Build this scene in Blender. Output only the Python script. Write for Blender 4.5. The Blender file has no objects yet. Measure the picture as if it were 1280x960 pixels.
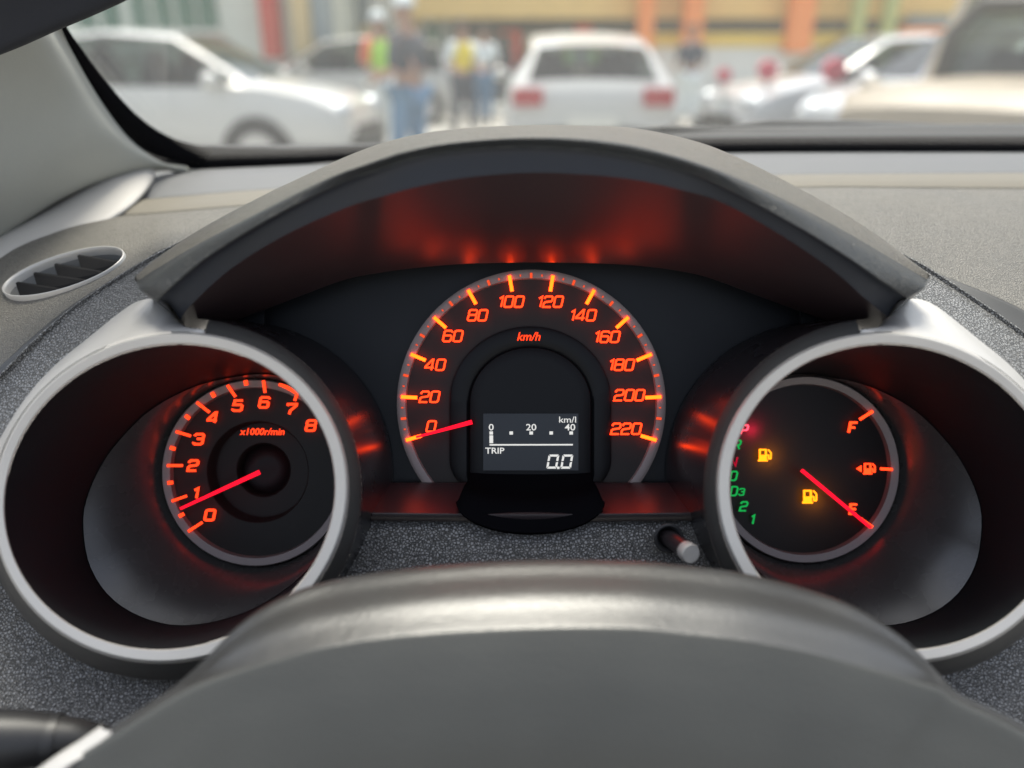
import bpy, bmesh, math, random
from mathutils import Vector, Matrix
random.seed(7)
rad = math.radians
C = bpy.context.scene.collection
S = bpy.context.scene

# ------------------------------------------------------------------ camera, sky, sun, exposure
F = 1004.0                       # focal length of the photograph in its own pixels (1280 wide)
PITCH = rad(22.3)
CAM = Vector((0.0, 0.0, 1.25))
RX = Vector((1, 0, 0)); UP = Vector((0, math.sin(PITCH), math.cos(PITCH))); FW = Vector((0, math.cos(PITCH), -math.sin(PITCH)))
cam = bpy.data.cameras.new('camera'); co = bpy.data.objects.new('camera', cam); C.objects.link(co)
co.matrix_world = Matrix(((RX.x, UP.x, -FW.x, CAM.x), (RX.y, UP.y, -FW.y, CAM.y), (RX.z, UP.z, -FW.z, CAM.z), (0, 0, 0, 1)))
cam.sensor_width = 36.0; cam.lens = 36.0 * F / 1280.0
cam.clip_start = 0.01; cam.clip_end = 2000
cam.dof.use_dof = True; cam.dof.focus_distance = 0.43; cam.dof.aperture_fstop = cam.lens / 8.6
S.camera = co

SUN_EL, SUN_AZ = rad(72), rad(-8)     # azimuth from straight ahead (+Y): high in front, through the windscreen
w = bpy.data.worlds.new('World'); S.world = w; w.use_nodes = True
nt = w.node_tree; bg = nt.nodes['Background']
sky = nt.nodes.new('ShaderNodeTexSky'); sky.sky_type = 'NISHITA'; sky.sun_disc = False
sky.sun_elevation = SUN_EL; sky.sun_rotation = SUN_AZ; sky.air_density = 1.0; sky.dust_density = 4.0; sky.ozone_density = 0.6
hs_ = nt.nodes.new('ShaderNodeHueSaturation'); hs_.inputs['Saturation'].default_value = .55      # a milky, half overcast sky
nt.links.new(sky.outputs[0], hs_.inputs['Color']); nt.links.new(hs_.outputs[0], bg.inputs[0]); bg.inputs[1].default_value = 0.14
sl = bpy.data.lights.new('sun', 'SUN'); sl.energy = 2.2; sl.angle = rad(22); sl.color = (1, .93, .82)
so = bpy.data.objects.new('sun', sl); C.objects.link(so); so.location = (0, 10, 20)
sd = Vector((math.sin(SUN_AZ) * math.cos(SUN_EL), math.cos(SUN_AZ) * math.cos(SUN_EL), math.sin(SUN_EL)))
so.rotation_euler = sd.to_track_quat('Z', 'Y').to_euler()
vs = S.view_settings; vs.view_transform = 'Standard'; vs.look = 'None'; vs.exposure = 1.25; vs.gamma = 1; vs.use_curve_mapping = False
S.cycles.use_denoising = True; S.cycles.max_bounces = 6; S.cycles.diffuse_bounces = 3; S.cycles.glossy_bounces = 4
S.cycles.transparent_max_bounces = 12; S.cycles.caustics_reflective = False; S.cycles.sample_clamp_indirect = 4.0


def P(px, py, d):
    """point at depth d (metres along the optical axis) seen at photograph pixel px, py"""
    return CAM + RX * ((px - 640) / F * d) + UP * ((480 - py) / F * d) + FW * d


def G(px, depth, z=0.0):
    """point at height z, at that depth, in the vertical plane through photograph column px"""
    y = (depth + (z - CAM.z) * math.sin(PITCH)) / math.cos(PITCH)
    return Vector(((px - 640) / F * depth, y, z))


# ------------------------------------------------------------------ materials
def principled(name, col, rough=.5, metal=0., spec=.5, coat=0., **k):
    m = bpy.data.materials.new(name); m.use_nodes = True
    b = m.node_tree.nodes['Principled BSDF']
    b.inputs['Base Color'].default_value = (*col, 1); b.inputs['Roughness'].default_value = rough
    b.inputs['Metallic'].default_value = metal; b.inputs['Specular IOR Level'].default_value = spec
    b.inputs['Coat Weight'].default_value = coat
    return m


def N(m, t, **inp):
    n = m.node_tree.nodes.new(t)
    for k, v in inp.items(): n.inputs[k.replace('_', ' ')].default_value = v
    return n


def vary(m, scale=30., amt=.25, rough_amt=.12, detail=6.):
    """mottled colour and gloss, in object space"""
    t = m.node_tree; b = t.nodes['Principled BSDF']; col = tuple(b.inputs['Base Color'].default_value)
    tc = N(m, 'ShaderNodeTexCoord'); nz = N(m, 'ShaderNodeTexNoise', Scale=scale, Detail=detail)
    t.links.new(tc.outputs['Object'], nz.inputs['Vector'])
    mx = t.nodes.new('ShaderNodeMix'); mx.data_type = 'RGBA'
    mx.inputs[6].default_value = tuple(c * (1 - amt) for c in col[:3]) + (1,)
    mx.inputs[7].default_value = tuple(min(1, c * (1 + amt)) for c in col[:3]) + (1,)
    t.links.new(nz.outputs[0], mx.inputs[0]); t.links.new(mx.outputs[2], b.inputs['Base Color'])
    r = b.inputs['Roughness'].default_value
    mr = N(m, 'ShaderNodeMapRange'); mr.inputs['To Min'].default_value = max(0, r - rough_amt); mr.inputs['To Max'].default_value = min(1, r + rough_amt)
    t.links.new(nz.outputs[0], mr.inputs['Value']); t.links.new(mr.outputs[0], b.inputs['Roughness'])
    return m


def grain(m, scale=900., dist=.0004, strength=1., noise=0., nscale=3000., crease=.7):
    """leather-like pebble relief: rounded cells between creases"""
    t = m.node_tree; b = t.nodes['Principled BSDF']
    tc = N(m, 'ShaderNodeTexCoord')
    wp = N(m, 'ShaderNodeTexNoise', Scale=scale * .8, Detail=1.)
    t.links.new(tc.outputs['Object'], wp.inputs['Vector'])
    mixv = t.nodes.new('ShaderNodeMix'); mixv.data_type = 'VECTOR'; mixv.inputs[0].default_value = .0006
    t.links.new(tc.outputs['Object'], mixv.inputs[4]); t.links.new(wp.outputs[1], mixv.inputs[5])
    vo = N(m, 'ShaderNodeTexVoronoi', Scale=scale); vo.feature = 'DISTANCE_TO_EDGE'
    t.links.new(mixv.outputs[1], vo.inputs['Vector'])
    mr = N(m, 'ShaderNodeMapRange'); mr.inputs['From Max'].default_value = .20; mr.interpolation_type = 'SMOOTHSTEP'
    t.links.new(vo.outputs[0], mr.inputs['Value'])
    src = b.inputs['Base Color'].links[0].from_socket if b.inputs['Base Color'].links else None
    mm = t.nodes.new('ShaderNodeMix'); mm.data_type = 'RGBA'; mm.blend_type = 'MULTIPLY'; mm.inputs[0].default_value = crease  # shade of the creases multiplied into the base colour
    if src: t.links.new(src, mm.inputs[6])
    else: mm.inputs[6].default_value = b.inputs['Base Color'].default_value
    t.links.new(mr.outputs[0], mm.inputs[7]); t.links.new(mm.outputs[2], b.inputs['Base Color'])
    bp = N(m, 'ShaderNodeBump', Strength=strength, Distance=dist)
    t.links.new(mr.outputs[0], bp.inputs['Height'])
    nz = N(m, 'ShaderNodeTexNoise', Scale=nscale, Detail=3.); t.links.new(tc.outputs['Object'], nz.inputs['Vector'])
    b2 = N(m, 'ShaderNodeBump', Strength=noise, Distance=dist * .6)
    t.links.new(nz.outputs[0], b2.inputs['Height']); t.links.new(bp.outputs[0], b2.inputs['Normal'])
    t.links.new(b2.outputs[0], b.inputs['Normal'])
    return m


def fine(m, scale=2500., dist=.0002, strength=.5):
    t = m.node_tree; b = t.nodes['Principled BSDF']
    tc = N(m, 'ShaderNodeTexCoord'); nz = N(m, 'ShaderNodeTexNoise', Scale=scale, Detail=4.)
    t.links.new(tc.outputs['Object'], nz.inputs['Vector'])
    bp = N(m, 'ShaderNodeBump', Strength=strength, Distance=dist)
    t.links.new(nz.outputs[0], bp.inputs['Height']); t.links.new(bp.outputs[0], b.inputs['Normal'])
    return m


def emit(name, col, s=2 ** -1.25):
    m = bpy.data.materials.new(name); m.use_nodes = True; t = m.node_tree
    t.nodes.remove(t.nodes['Principled BSDF']); e = t.nodes.new('ShaderNodeEmission')
    e.inputs[0].default_value = (*col, 1); e.inputs[1].default_value = s
    t.links.new(e.outputs[0], t.nodes['Material Output'].inputs[0]); return m


def glassy(name, tint=(.97, .985, .975), ior=1.45, rough=0.):
    m = bpy.data.materials.new(name); m.use_nodes = True; t = m.node_tree
    t.nodes.remove(t.nodes['Principled BSDF'])
    tr = t.nodes.new('ShaderNodeBsdfTransparent'); tr.inputs[0].default_value = (*tint, 1)
    gl = t.nodes.new('ShaderNodeBsdfGlossy'); gl.inputs['Roughness'].default_value = rough
    fr = t.nodes.new('ShaderNodeFresnel'); ge = t.nodes.new('ShaderNodeNewGeometry')
    mr = t.nodes.new('ShaderNodeMapRange'); mr.inputs['To Min'].default_value = ior; mr.inputs['To Max'].default_value = 1 / ior      # a thin pane: the same gloss from both sides
    t.links.new(ge.outputs['Backfacing'], mr.inputs['Value']); t.links.new(mr.outputs[0], fr.inputs[0])
    mx = t.nodes.new('ShaderNodeMixShader'); t.links.new(fr.outputs[0], mx.inputs[0])
    t.links.new(tr.outputs[0], mx.inputs[1]); t.links.new(gl.outputs[0], mx.inputs[2])
    t.links.new(mx.outputs[0], t.nodes['Material Output'].inputs[0]); return m


M = {}
M['pad'] = grain(vary(principled('dash_pad_plastic', (.20, .188, .163), .5, spec=.35), 25, .12), 800, .0005, .9, .3, 2200., .45)
M['strip'] = fine(vary(principled('defroster_plastic', (.135, .138, .142), .55, spec=.25), 25, .1), 1500, .0002, .3)  # cool tint: the sky's reflection put into the colour
M['ridge'] = fine(vary(principled('ridge_plastic', (.155, .142, .115), .55, spec=.25), 25, .1), 1500, .0002, .3)  # beige tint: the yellow building's reflection put into the colour
M['smooth'] = fine(vary(principled('smooth_dark_plastic', (.06, .06, .058), .5), 30, .15), 2500, .0001, .3)
M['leather'] = grain(vary(principled('pebbled_vinyl', (.25, .248, .24), .34), 30, .12), 680, .0011, 1., .1, 3000., .6)
M['lower'] = grain(vary(principled('pebbled_lower_vinyl', (.24, .238, .232), .34), 30, .12), 680, .0010, 1., .1, 3000., .6)
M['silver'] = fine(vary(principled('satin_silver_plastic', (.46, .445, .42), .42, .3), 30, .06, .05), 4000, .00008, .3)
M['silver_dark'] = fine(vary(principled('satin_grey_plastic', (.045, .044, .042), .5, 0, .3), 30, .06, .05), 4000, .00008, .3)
M['collar'] = vary(principled('gloss_black_collar', (.012, .012, .014), .27, spec=1.), 20, .2, .05)
M['hoodtop'] = grain(vary(principled('hood_skin', (.135, .123, .10), .42), 30, .15), 1000, .0005, .9, .3, 2200., .35)  # dark grey skin; the beige sheen on top is put into its colour
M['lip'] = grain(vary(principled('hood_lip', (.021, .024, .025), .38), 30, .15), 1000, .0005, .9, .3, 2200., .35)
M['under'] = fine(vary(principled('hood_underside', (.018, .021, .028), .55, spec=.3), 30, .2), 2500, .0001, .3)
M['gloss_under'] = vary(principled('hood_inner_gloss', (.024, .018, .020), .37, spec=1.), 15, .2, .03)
M['panel'] = vary(principled('dial_surround_black', (.005, .006, .008), .4, spec=.25), 25, .3, .08)
M['face'] = vary(principled('dial_face', (.020, .018, .017), .55, spec=.25), 25, .2, .05)
M['face_dark'] = vary(principled('dial_hub', (.004, .004, .005), .4, spec=.2), 25, .2, .05)
M['smoked'] = principled('smoked_dial', (.004, .004, .005), .4, spec=.2)
_t = M['smoked'].node_tree; _a = _t.nodes.new('ShaderNodeBsdfTranslucent'); _a.inputs[0].default_value = (.14, .14, .14, 1); _m = _t.nodes.new('ShaderNodeAddShader')
_t.links.new(_t.nodes['Principled BSDF'].outputs[0], _m.inputs[0]); _t.links.new(_a.outputs[0], _m.inputs[1]); _t.links.new(_m.outputs[0], _t.nodes['Material Output'].inputs[0])
M['ringm'] = principled('dial_ring_grey', (.22, .18, .17), .4, .1)
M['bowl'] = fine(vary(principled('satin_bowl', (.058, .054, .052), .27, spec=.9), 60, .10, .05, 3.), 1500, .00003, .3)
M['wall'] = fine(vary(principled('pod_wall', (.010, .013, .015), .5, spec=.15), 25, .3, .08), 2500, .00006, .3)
M['housing'] = vary(principled('display_housing', (.004, .004, .005), .45, spec=.2), 25, .3, .05)
M['lcd'] = vary(principled('lcd_screen', (.018, .021, .026), .3, spec=.4), 25, .2, .05)
M['rim'] = fine(vary(principled('wheel_leather', (.027, .027, .0265), .36, spec=1.), 9, .15, .05, 2.), 750, .00030, .9)
M['rim_face'] = fine(vary(principled('wheel_face', (.042, .043, .039), .45, spec=.5), 16, .3, .06, 2.), 750, .00030, .9)
M['pillar'] = fine(vary(principled('pillar_cloth', (.37, .375, .345), .8, spec=.2), 14, .12), 900, .0003, .4)
M['lining'] = fine(principled('lining_dark', (.012, .014, .02), .8), 900, .0003, .4)
M['corner'] = fine(vary(principled('corner_plastic', (.46, .44, .41), .5, spec=.3), 14, .08), 1800, .0002, .3)
M['frit'] = principled('black_border', (.004, .004, .005), .9, spec=.08)
M['rubber'] = principled('rubber', (.02, .021, .022), .55)
M['cowl'] = vary(principled('cowl_plastic', (.045, .047, .05), .7, spec=.2), 12, .2)
M['black'] = principled('matt_black', (.012, .012, .013), .45)
M['glass'] = glassy('windscreen_glass')
_t = M['glass'].node_tree; _o = _t.nodes['Material Output']; _s = _o.inputs[0].links[0].from_socket      # a faint pale veil mixed into the pane, added to haze the view outside
_d = _t.nodes.new('ShaderNodeBsdfTranslucent'); _d.inputs[0].default_value = (.85, .84, .80, 1); _m = _t.nodes.new('ShaderNodeMixShader'); _m.inputs[0].default_value = .022
_t.links.new(_s, _m.inputs[1]); _t.links.new(_d.outputs[0], _m.inputs[2]); _t.links.new(_m.outputs[0], _o.inputs[0])
M['yel'] = emit('lit_tick', (13.0, .56, .03))
M['num'] = emit('lit_numeral', (4.2, .155, .03))
M['tach'] = emit('lit_tach', (2.5, .11, .025))
M['dim'] = emit('lit_small', (1.1, .1, .03))
M['needle'] = emit('lit_needle', (1.9, .012, .045))
M['white'] = emit('lcd_white', (.82, .82, .8))
M['green'] = emit('lit_green', (.01, .42, .08))
M['pinkred'] = emit('lit_red', (3.0, .18, .3))
M['dred'] = emit('lit_dim_red', (.5, .006, .03))
M['amber'] = emit('lit_amber', (3.0, .75, .02))


# ------------------------------------------------------------------ object helpers
def link(name, me, mat, parent):
    o = bpy.data.objects.new(name, me); C.objects.link(o)
    if mat is not None and not me.materials: me.materials.append(mat)
    if parent is not None: o.parent = parent
    return o


def origin_of(o):
    v = Vector((0, 0, 0))
    while o is not None: v += Vector(o.location); o = o.parent
    return v


def mesh(name, verts, faces, mat, parent=None, smooth=True, sharp=None, label=None):
    """verts in world space"""
    off = origin_of(parent)
    me = bpy.data.meshes.new(name); me.from_pydata([tuple(Vector(v) - off) for v in verts], [], faces); me.update()
    bm = bmesh.new(); bm.from_mesh(me); bmesh.ops.remove_doubles(bm, verts=bm.verts, dist=1e-6)
    bmesh.ops.recalc_face_normals(bm, faces=bm.faces)
    bmesh.ops.delete(bm, geom=[q for q in bm.verts if not q.link_faces], context='VERTS')
    for f in bm.faces: f.smooth = smooth
    if sharp is not None:
        for e in bm.edges:
            if len(e.link_faces) == 2 and e.calc_face_angle(0) > rad(sharp): e.smooth = False
    bm.to_mesh(me); bm.free()
    o = link(name, me, mat, parent)
    if label: o['label'] = label
    return o


def thing(name, label, cat, loc=(0, 0, 0), group=None):
    o = bpy.data.objects.new(name, None); C.objects.link(o); o.location = loc; o.empty_display_size = .05
    o['label'] = label; o['category'] = cat
    if group: o['group'] = group
    return o


def catmull(pts, n, closed=False):
    pts = [Vector(p) for p in pts]; k = len(pts)
    if k == 2: return [pts[0].lerp(pts[1], i / (n - 1)) for i in range(n)]
    out = []; segs = k if closed else k - 1; m = n if closed else n - 1
    for i in range(n):
        t = i / m * segs; s = min(int(t), segs - 1); u = t - s
        g = (lambda j: pts[j % k]) if closed else (lambda j: pts[max(0, min(k - 1, j))])
        p0, p1, p2, p3 = g(s - 1), g(s), g(s + 1), g(s + 2)
        out.append(.5 * (2 * p1 + (p2 - p0) * u + (2 * p0 - 5 * p1 + 4 * p2 - p3) * u * u + (3 * p1 - p0 - 3 * p2 + p3) * u ** 3))
    return out


def resample(pts, n):
    """even spacing along a polyline"""
    L = [0]
    for a, b in zip(pts, pts[1:]): L.append(L[-1] + (b - a).length)
    out = []; j = 0
    for i in range(n):
        s = L[-1] * i / (n - 1)
        while j < len(L) - 2 and L[j + 1] < s: j += 1
        u = (s - L[j]) / max(1e-9, L[j + 1] - L[j]); out.append(pts[j].lerp(pts[j + 1], u))
    return out


def grid(rows, closed=False, closed_v=False):
    n = len(rows[0]); v = [p for r in rows for p in r]; f = []
    R = len(rows)
    for i in range(R if closed_v else R - 1):
        for j in range(n if closed else n - 1):
            a, b = i * n + j, i * n + (j + 1) % n; i2 = (i + 1) % R
            f.append((a, b, i2 * n + (j + 1) % n, i2 * n + j))
    return v, f


def smooth_rows(rows, per):
    """extra rows between given rows, Catmull-Rom down each column"""
    cols = [catmull([r[j] for r in rows], (len(rows) - 1) * per + 1) for j in range(len(rows[0]))]
    return [[c[i] for c in cols] for i in range(len(cols[0]))]


def px_row(ctrl, n): return catmull([P(*c) for c in ctrl], n)


def solid(o, t, off=-1.):
    c = Vector(CAM) - origin_of(o); sm = sum(p.normal.dot(c - p.center) * p.area for p in o.data.polygons)
    if sm < 0: o.data.flip_normals()
    m = o.modifiers.new('thickness', 'SOLIDIFY'); m.thickness = t; m.offset = off; return o


def ell(cx, cy, rx, ry, d, n=96, a0=0., a1=2 * math.pi, closed=True):
    k = n if closed else n - 1
    return [P(cx + rx * math.cos(a0 + (a1 - a0) * i / k), cy + ry * math.sin(a0 + (a1 - a0) * i / k), d) for i in range(n)]


def lathe(cx, cy, d0, prof, n=96):
    """prof: (radius in photograph pixels at depth d0, depth); a true surface of revolution about an axis along the view"""
    rows = []
    c = P(cx, cy, d0)
    for r, d in prof:
        rr = r / F * d0
        rows.append([c + RX * (rr * math.cos(2 * math.pi * i / n)) - UP * (rr * math.sin(2 * math.pi * i / n)) + FW * (d - d0) for i in range(n)])
    return grid(rows, closed=True)


def slab(px_poly, d, t):
    """polygon (photograph pixels, at depth d) with thickness t towards the back"""
    n = len(px_poly); v = [P(x, y, d) for x, y in px_poly]; v += [p + FW * t for p in v]
    f = [tuple(range(n)), tuple(range(2 * n - 1, n - 1, -1))] + [(i, (i + 1) % n, n + (i + 1) % n, n + i) for i in range(n)]
    return v, f


def bar(x0, y0, x1, y1, w0, w1, d, t=.0009):
    dx, dy = x1 - x0, y1 - y0; L = math.hypot(dx, dy); nx, ny = -dy / L, dx / L
    return slab([(x0 + nx * w0 / 2, y0 + ny * w0 / 2), (x1 + nx * w1 / 2, y1 + ny * w1 / 2), (x1 - nx * w1 / 2, y1 - ny * w1 / 2), (x0 - nx * w0 / 2, y0 - ny * w0 / 2)], d, t)


def join(parts):
    v, f = [], []
    for a, b in parts:
        k = len(v); v += list(a); f += [tuple(i + k for i in q) for q in b]
    return v, f


def box(c, sx, sy, sz, rz=0.):
    cs, sn = math.cos(rz), math.sin(rz); v = []
    for x in (-1, 1):
        for y in (-1, 1):
            for z in (-1, 1):
                a, b = x * sx / 2, y * sy / 2
                v.append(Vector(c) + Vector((a * cs - b * sn, a * sn + b * cs, z * sz / 2)))
    return v, [(0, 1, 3, 2), (4, 6, 7, 5), (0, 4, 5, 1), (2, 3, 7, 6), (0, 2, 6, 4), (1, 5, 7, 3)]


def tube(path, radii, n=12, caps=True):
    rows = []
    for i, p in enumerate(path):
        t = (Vector(path[min(i + 1, len(path) - 1)]) - Vector(path[max(0, i - 1)])).normalized()
        a = t.orthogonal().normalized() if i == 0 else (rows_a - t * rows_a.dot(t)).normalized()
        rows_a = a; b = t.cross(a); r = radii[i] if isinstance(radii, (list, tuple)) else radii
        rows.append([Vector(p) + (a * math.cos(2 * math.pi * k / n) + b * math.sin(2 * math.pi * k / n)) * r for k in range(n)])
    v, f = grid(rows, closed=True)
    if caps: f += [tuple(range(n)), tuple(range(len(v) - n, len(v)))]
    return v, f


# ------------------------------------------------------------------ gauge lettering (own stroke alphabet)
r_ = .22
def rr(x0, y0, x1, y1, r=.2):
    rx = r; ry = r * .7; o = []
    for cx, cy, a in ((x1 - rx, y1 - ry, 0), (x0 + rx, y1 - ry, 90), (x0 + rx, y0 + ry, 180), (x1 - rx, y0 + ry, 270)):
        for k in (0, 45, 90): o.append((cx + rx * math.cos(rad(a + k)), cy + ry * math.sin(rad(a + k))))
    return o
GL = {  # glyph: (width, [(closed, points)...]) in a box of height 1
 '0': (.72, [(1, rr(0, 0, 1, 1))]),
 '1': (.30, [(0, [(0, .8), (.25, .84), (.9, 1), (.9, 0)])]),
 '2': (.72, [(0, [(0, .76), (0, .88), (.16, 1), (.84, 1), (1, .88), (1, .64), (.86, .52), (.16, .46), (0, .34), (0, 0), (1, 0)])]),
 '3': (.72, [(0, [(0, .8), (0, .88), (.16, 1), (.84, 1), (1, .88), (1, .64), (.84, .53), (.3, .53)]), (0, [(.84, .53), (1, .42), (1, .12), (.84, 0), (.16, 0), (0, .12), (0, .22)])]),
 '4': (.76, [(0, [(.76, 0), (.76, 1), (.66, 1), (0, .34), (0, .24), (1, .24)])]),
 '5': (.72, [(0, [(1, 1), (.06, 1), (.02, .58), (.84, .58), (1, .46), (1, .12), (.84, 0), (.16, 0), (0, .12), (0, .2)])]),
 '6': (.72, [(0, [(1, .82), (1, .88), (.84, 1), (.16, 1), (0, .88), (0, .12), (.16, 0), (.84, 0), (1, .12), (1, .44), (.84, .56), (0, .56)])]),
 '7': (.70, [(0, [(0, .82), (0, 1), (1, 1), (1, .86), (.4, .34), (.36, 0)])]),
 '8': (.72, [(1, rr(0, .53, 1, 1)), (1, rr(0, 0, 1, .53))]),
 'F': (.66, [(0, [(0, 0), (0, 1), (1, 1)]), (0, [(0, .5), (.8, .5)])]),
 'E': (.66, [(0, [(1, 0), (0, 0), (0, 1), (1, 1)]), (0, [(0, .5), (.9, .5)])]),
 'P': (.66, [(0, [(0, 0), (0, 1), (.84, 1), (1, .88), (1, .55), (.84, .43), (0, .43)])]),
 'R': (.66, [(0, [(0, 0), (0, 1), (.84, 1), (1, .88), (1, .6), (.84, .48), (0, .48)]), (0, [(.55, .48), (1, 0)])]),
 'N': (.70, [(0, [(0, 0), (0, 1), (1, 0), (1, 1)])]),
 'D': (.68, [(1, [(0, 0), (0, 1), (.78, 1), (1, .82), (1, .18), (.78, 0)])]),
}


def stroke(pts, wd, closed):
    """mitred ribbon outline of a 2-D polyline -> (left side, right side)"""
    n = len(pts); L, R = [], []
    for i in range(n):
        p = Vector(pts[i]); a = Vector(pts[i - 1]) if (closed or i > 0) else None; b = Vector(pts[(i + 1) % n]) if (closed or i < n - 1) else None
        d1 = (p - a).normalized() if a is not None else (b - p).normalized()
        d2 = (b - p).normalized() if b is not None else d1
        n1, n2 = Vector((-d1.y, d1.x)), Vector((-d2.y, d2.x)); m = n1 + n2
        m = m.normalized() if m.length > 1e-6 else n1
        k = min(1.7, 1 / max(.3, m.dot(n1))); L.append(p + m * k * wd / 2); R.append(p - m * k * wd / 2)
    return L, R


def glyphs(text, cx, cy, h, d, st, slant=.2, track=.2, t=.0009, wscale=1., rot=0.):
    ws = [GL[c][0] * h * wscale for c in text]; tot = sum(ws) + track * h * (len(text) - 1); x = -tot / 2
    V, Fc = [], []
    for c, wd in zip(text, ws):
        for closed, pts in GL[c][1]:
            q = [(x + u * wd + slant * (v - .5) * h, (v - .5) * h) for u, v in pts]
            L, R = stroke(q, st, closed); n = len(L); k = len(V)
            for side in (L, R):
                for p in side: V.append(P(cx + p.x, cy - p.y, d))
            for side in (L, R):
                for p in side: V.append(P(cx + p.x, cy - p.y, d) + FW * t)
            for i in range(n if closed else n - 1):
                j = (i + 1) % n
                Fc.append((k + i, k + j, k + n + j, k + n + i))
                Fc.append((k + i, k + j, k + 2 * n + j, k + 2 * n + i)); Fc.append((k + n + i, k + n + j, k + 3 * n + j, k + 3 * n + i))
        x += wd + track * h
    return V, Fc


def typed(name, text, cx, cy, size, d, mat, parent, shear=0., thick=.0002, squeeze=1., bold=0.):
    """ordinary sans lettering as a mesh, size = cap-ish height in photograph pixels"""
    cu = bpy.data.curves.new(name, 'FONT'); cu.body = text; cu.size = 1; cu.align_x = 'CENTER'; cu.align_y = 'CENTER'; cu.shear = shear
    cu.offset = bold; cu.resolution_u = 3
    tmp = bpy.data.objects.new('tmp', cu); C.objects.link(tmp)
    me0 = bpy.data.meshes.new_from_object(tmp.evaluated_get(bpy.context.evaluated_depsgraph_get()))
    bpy.data.objects.remove(tmp)
    k = size / .72
    xs = [v.co.x for v in me0.vertices]; ys = [v.co.y for v in me0.vertices]; mx, my = (min(xs) + max(xs)) / 2, (min(ys) + max(ys)) / 2
    vs_ = [P(cx + (v.co.x - mx) * k * squeeze, cy - (v.co.y - my) * k, d) for v in me0.vertices]
    return mesh(name, vs_, [tuple(p.vertices) for p in me0.polygons], mat, parent, smooth=False)


# ================================================================== THE CAR YOU SIT IN
# ------------------------------------------------------------------ dashboard
dash = thing('dashboard', 'grey moulded car dashboard with pebbled vinyl spread behind and around the instruments', 'dashboard', P(640, 420, .5))
XS = [-300, -100, 0, 60, 100, 172, 220, 330, 500, 640, 800, 960, 1040, 1113, 1163, 1280, 1450, 1650]


def lin(pts, x):
    for a, b in zip(pts, pts[1:]):
        if a[0] <= x <= b[0]:
            u = (x - a[0]) / (b[0] - a[0]); return a[1] + (b[1] - a[1]) * u
    return pts[0][1] if x < pts[0][0] else pts[-1][1]


r0 = [(-300, 222), (200, 212), (440, 203), (640, 196), (900, 190), (1280, 190), (1650, 192)]
r1 = [(-300, 275), (180, 250), (330, 238), (640, 226), (1000, 219), (1280, 217), (1650, 217)]
r2 = [(-300, 292), (180, 268), (330, 256), (640, 243), (1030, 234), (1280, 236), (1650, 238)]
D0, D1, D2 = .66, .60, .565
row0 = [(x, lin(r0, x), D0) for x in XS]; row1 = [(x, lin(r1, x), D1) for x in XS]; row2 = [(x, lin(r2, x), D2) for x in XS]
row3 = [(-300, 740, .385), (-100, 550, .402), (0, 458, .415), (43, 419, .42), (92, 380, .43), (172, 330, .445), (220, 306, .455), (330, 290, .49), (500, 320, .50), (640, 330, .50), (800, 320, .50), (960, 300, .49), (1040, 296, .475), (1113, 311, .455), (1163, 338, .44), (1280, 388, .42), (1450, 490, .40), (1650, 650, .385)]
NX = 320
A0, A1, A2, A3 = (px_row(r, NX) for r in (row0, row1, row2, row3))
v, f = grid(smooth_rows([A0, [a.lerp(b, .5) + UP * .004 for a, b in zip(A0, A1)], A1], 6))
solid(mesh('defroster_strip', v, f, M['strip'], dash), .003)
up2 = [a + UP * .0035 for a in A1]
v, f = grid(smooth_rows([[a + UP * .0005 for a in A1], [a.lerp(b, .3) + UP * .003 for a, b in zip(A1, A2)], [a.lerp(b, .75) + UP * .003 for a, b in zip(A1, A2)], [a + UP * .0002 for a in A2]], 4))
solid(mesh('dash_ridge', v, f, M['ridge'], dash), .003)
mid = [a.lerp(b, .5) + UP * .006 for a, b in zip(A2, A3)]
rows = smooth_rows([A2, mid, A3], 60)
v, f = grid(rows)
# opening for the air vent
VC, VA, VB, VT = (80., 341.), 80., 21., rad(-17.5)
def to_px(p):
    q = p - CAM; d = q.dot(FW); return 640 + F * q.dot(RX) / d, 480 - F * q.dot(UP) / d, d
def in_vent(p, s=.978):
    x, y, d = to_px(p); x -= VC[0]; y -= VC[1]
    a = x * math.cos(VT) + y * math.sin(VT); b = -x * math.sin(VT) + y * math.cos(VT)
    return (a / (VA * s)) ** 2 + (b / (VB * s)) ** 2 < 1
f = [q for q in f if not in_vent(sum((v[i] for i in q), Vector()) / 4)]
pad_rows = rows
solid(mesh('dash_pad', v, f, M['pad'], dash), .003)


def on_pad(px, py):
    """depth of the pad surface under a pixel"""
    best = min((p for r in pad_rows for p in r), key=lambda p: (to_px(p)[0] - px) ** 2 + (to_px(p)[1] - py) ** 2)
    return to_px(best)[2]


def off_pods(v, f, s=.972):
    """drop the faces of a panel where the two gauge pods pass through it"""
    def hit(p):
        q = p - CAM; d = .378
        for cx in (216, 1331 - 216):
            if (((q.dot(RX) - (cx - 640) / F * d) / (236 / F * d)) ** 2 + ((q.dot(UP) - (480 - 624) / F * d) / (226 / F * d)) ** 2) < s * s: return True
        return False
    inside = [hit(p) for p in v]
    return v, [q for q in f if not all(inside[i] for i in q)]


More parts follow.
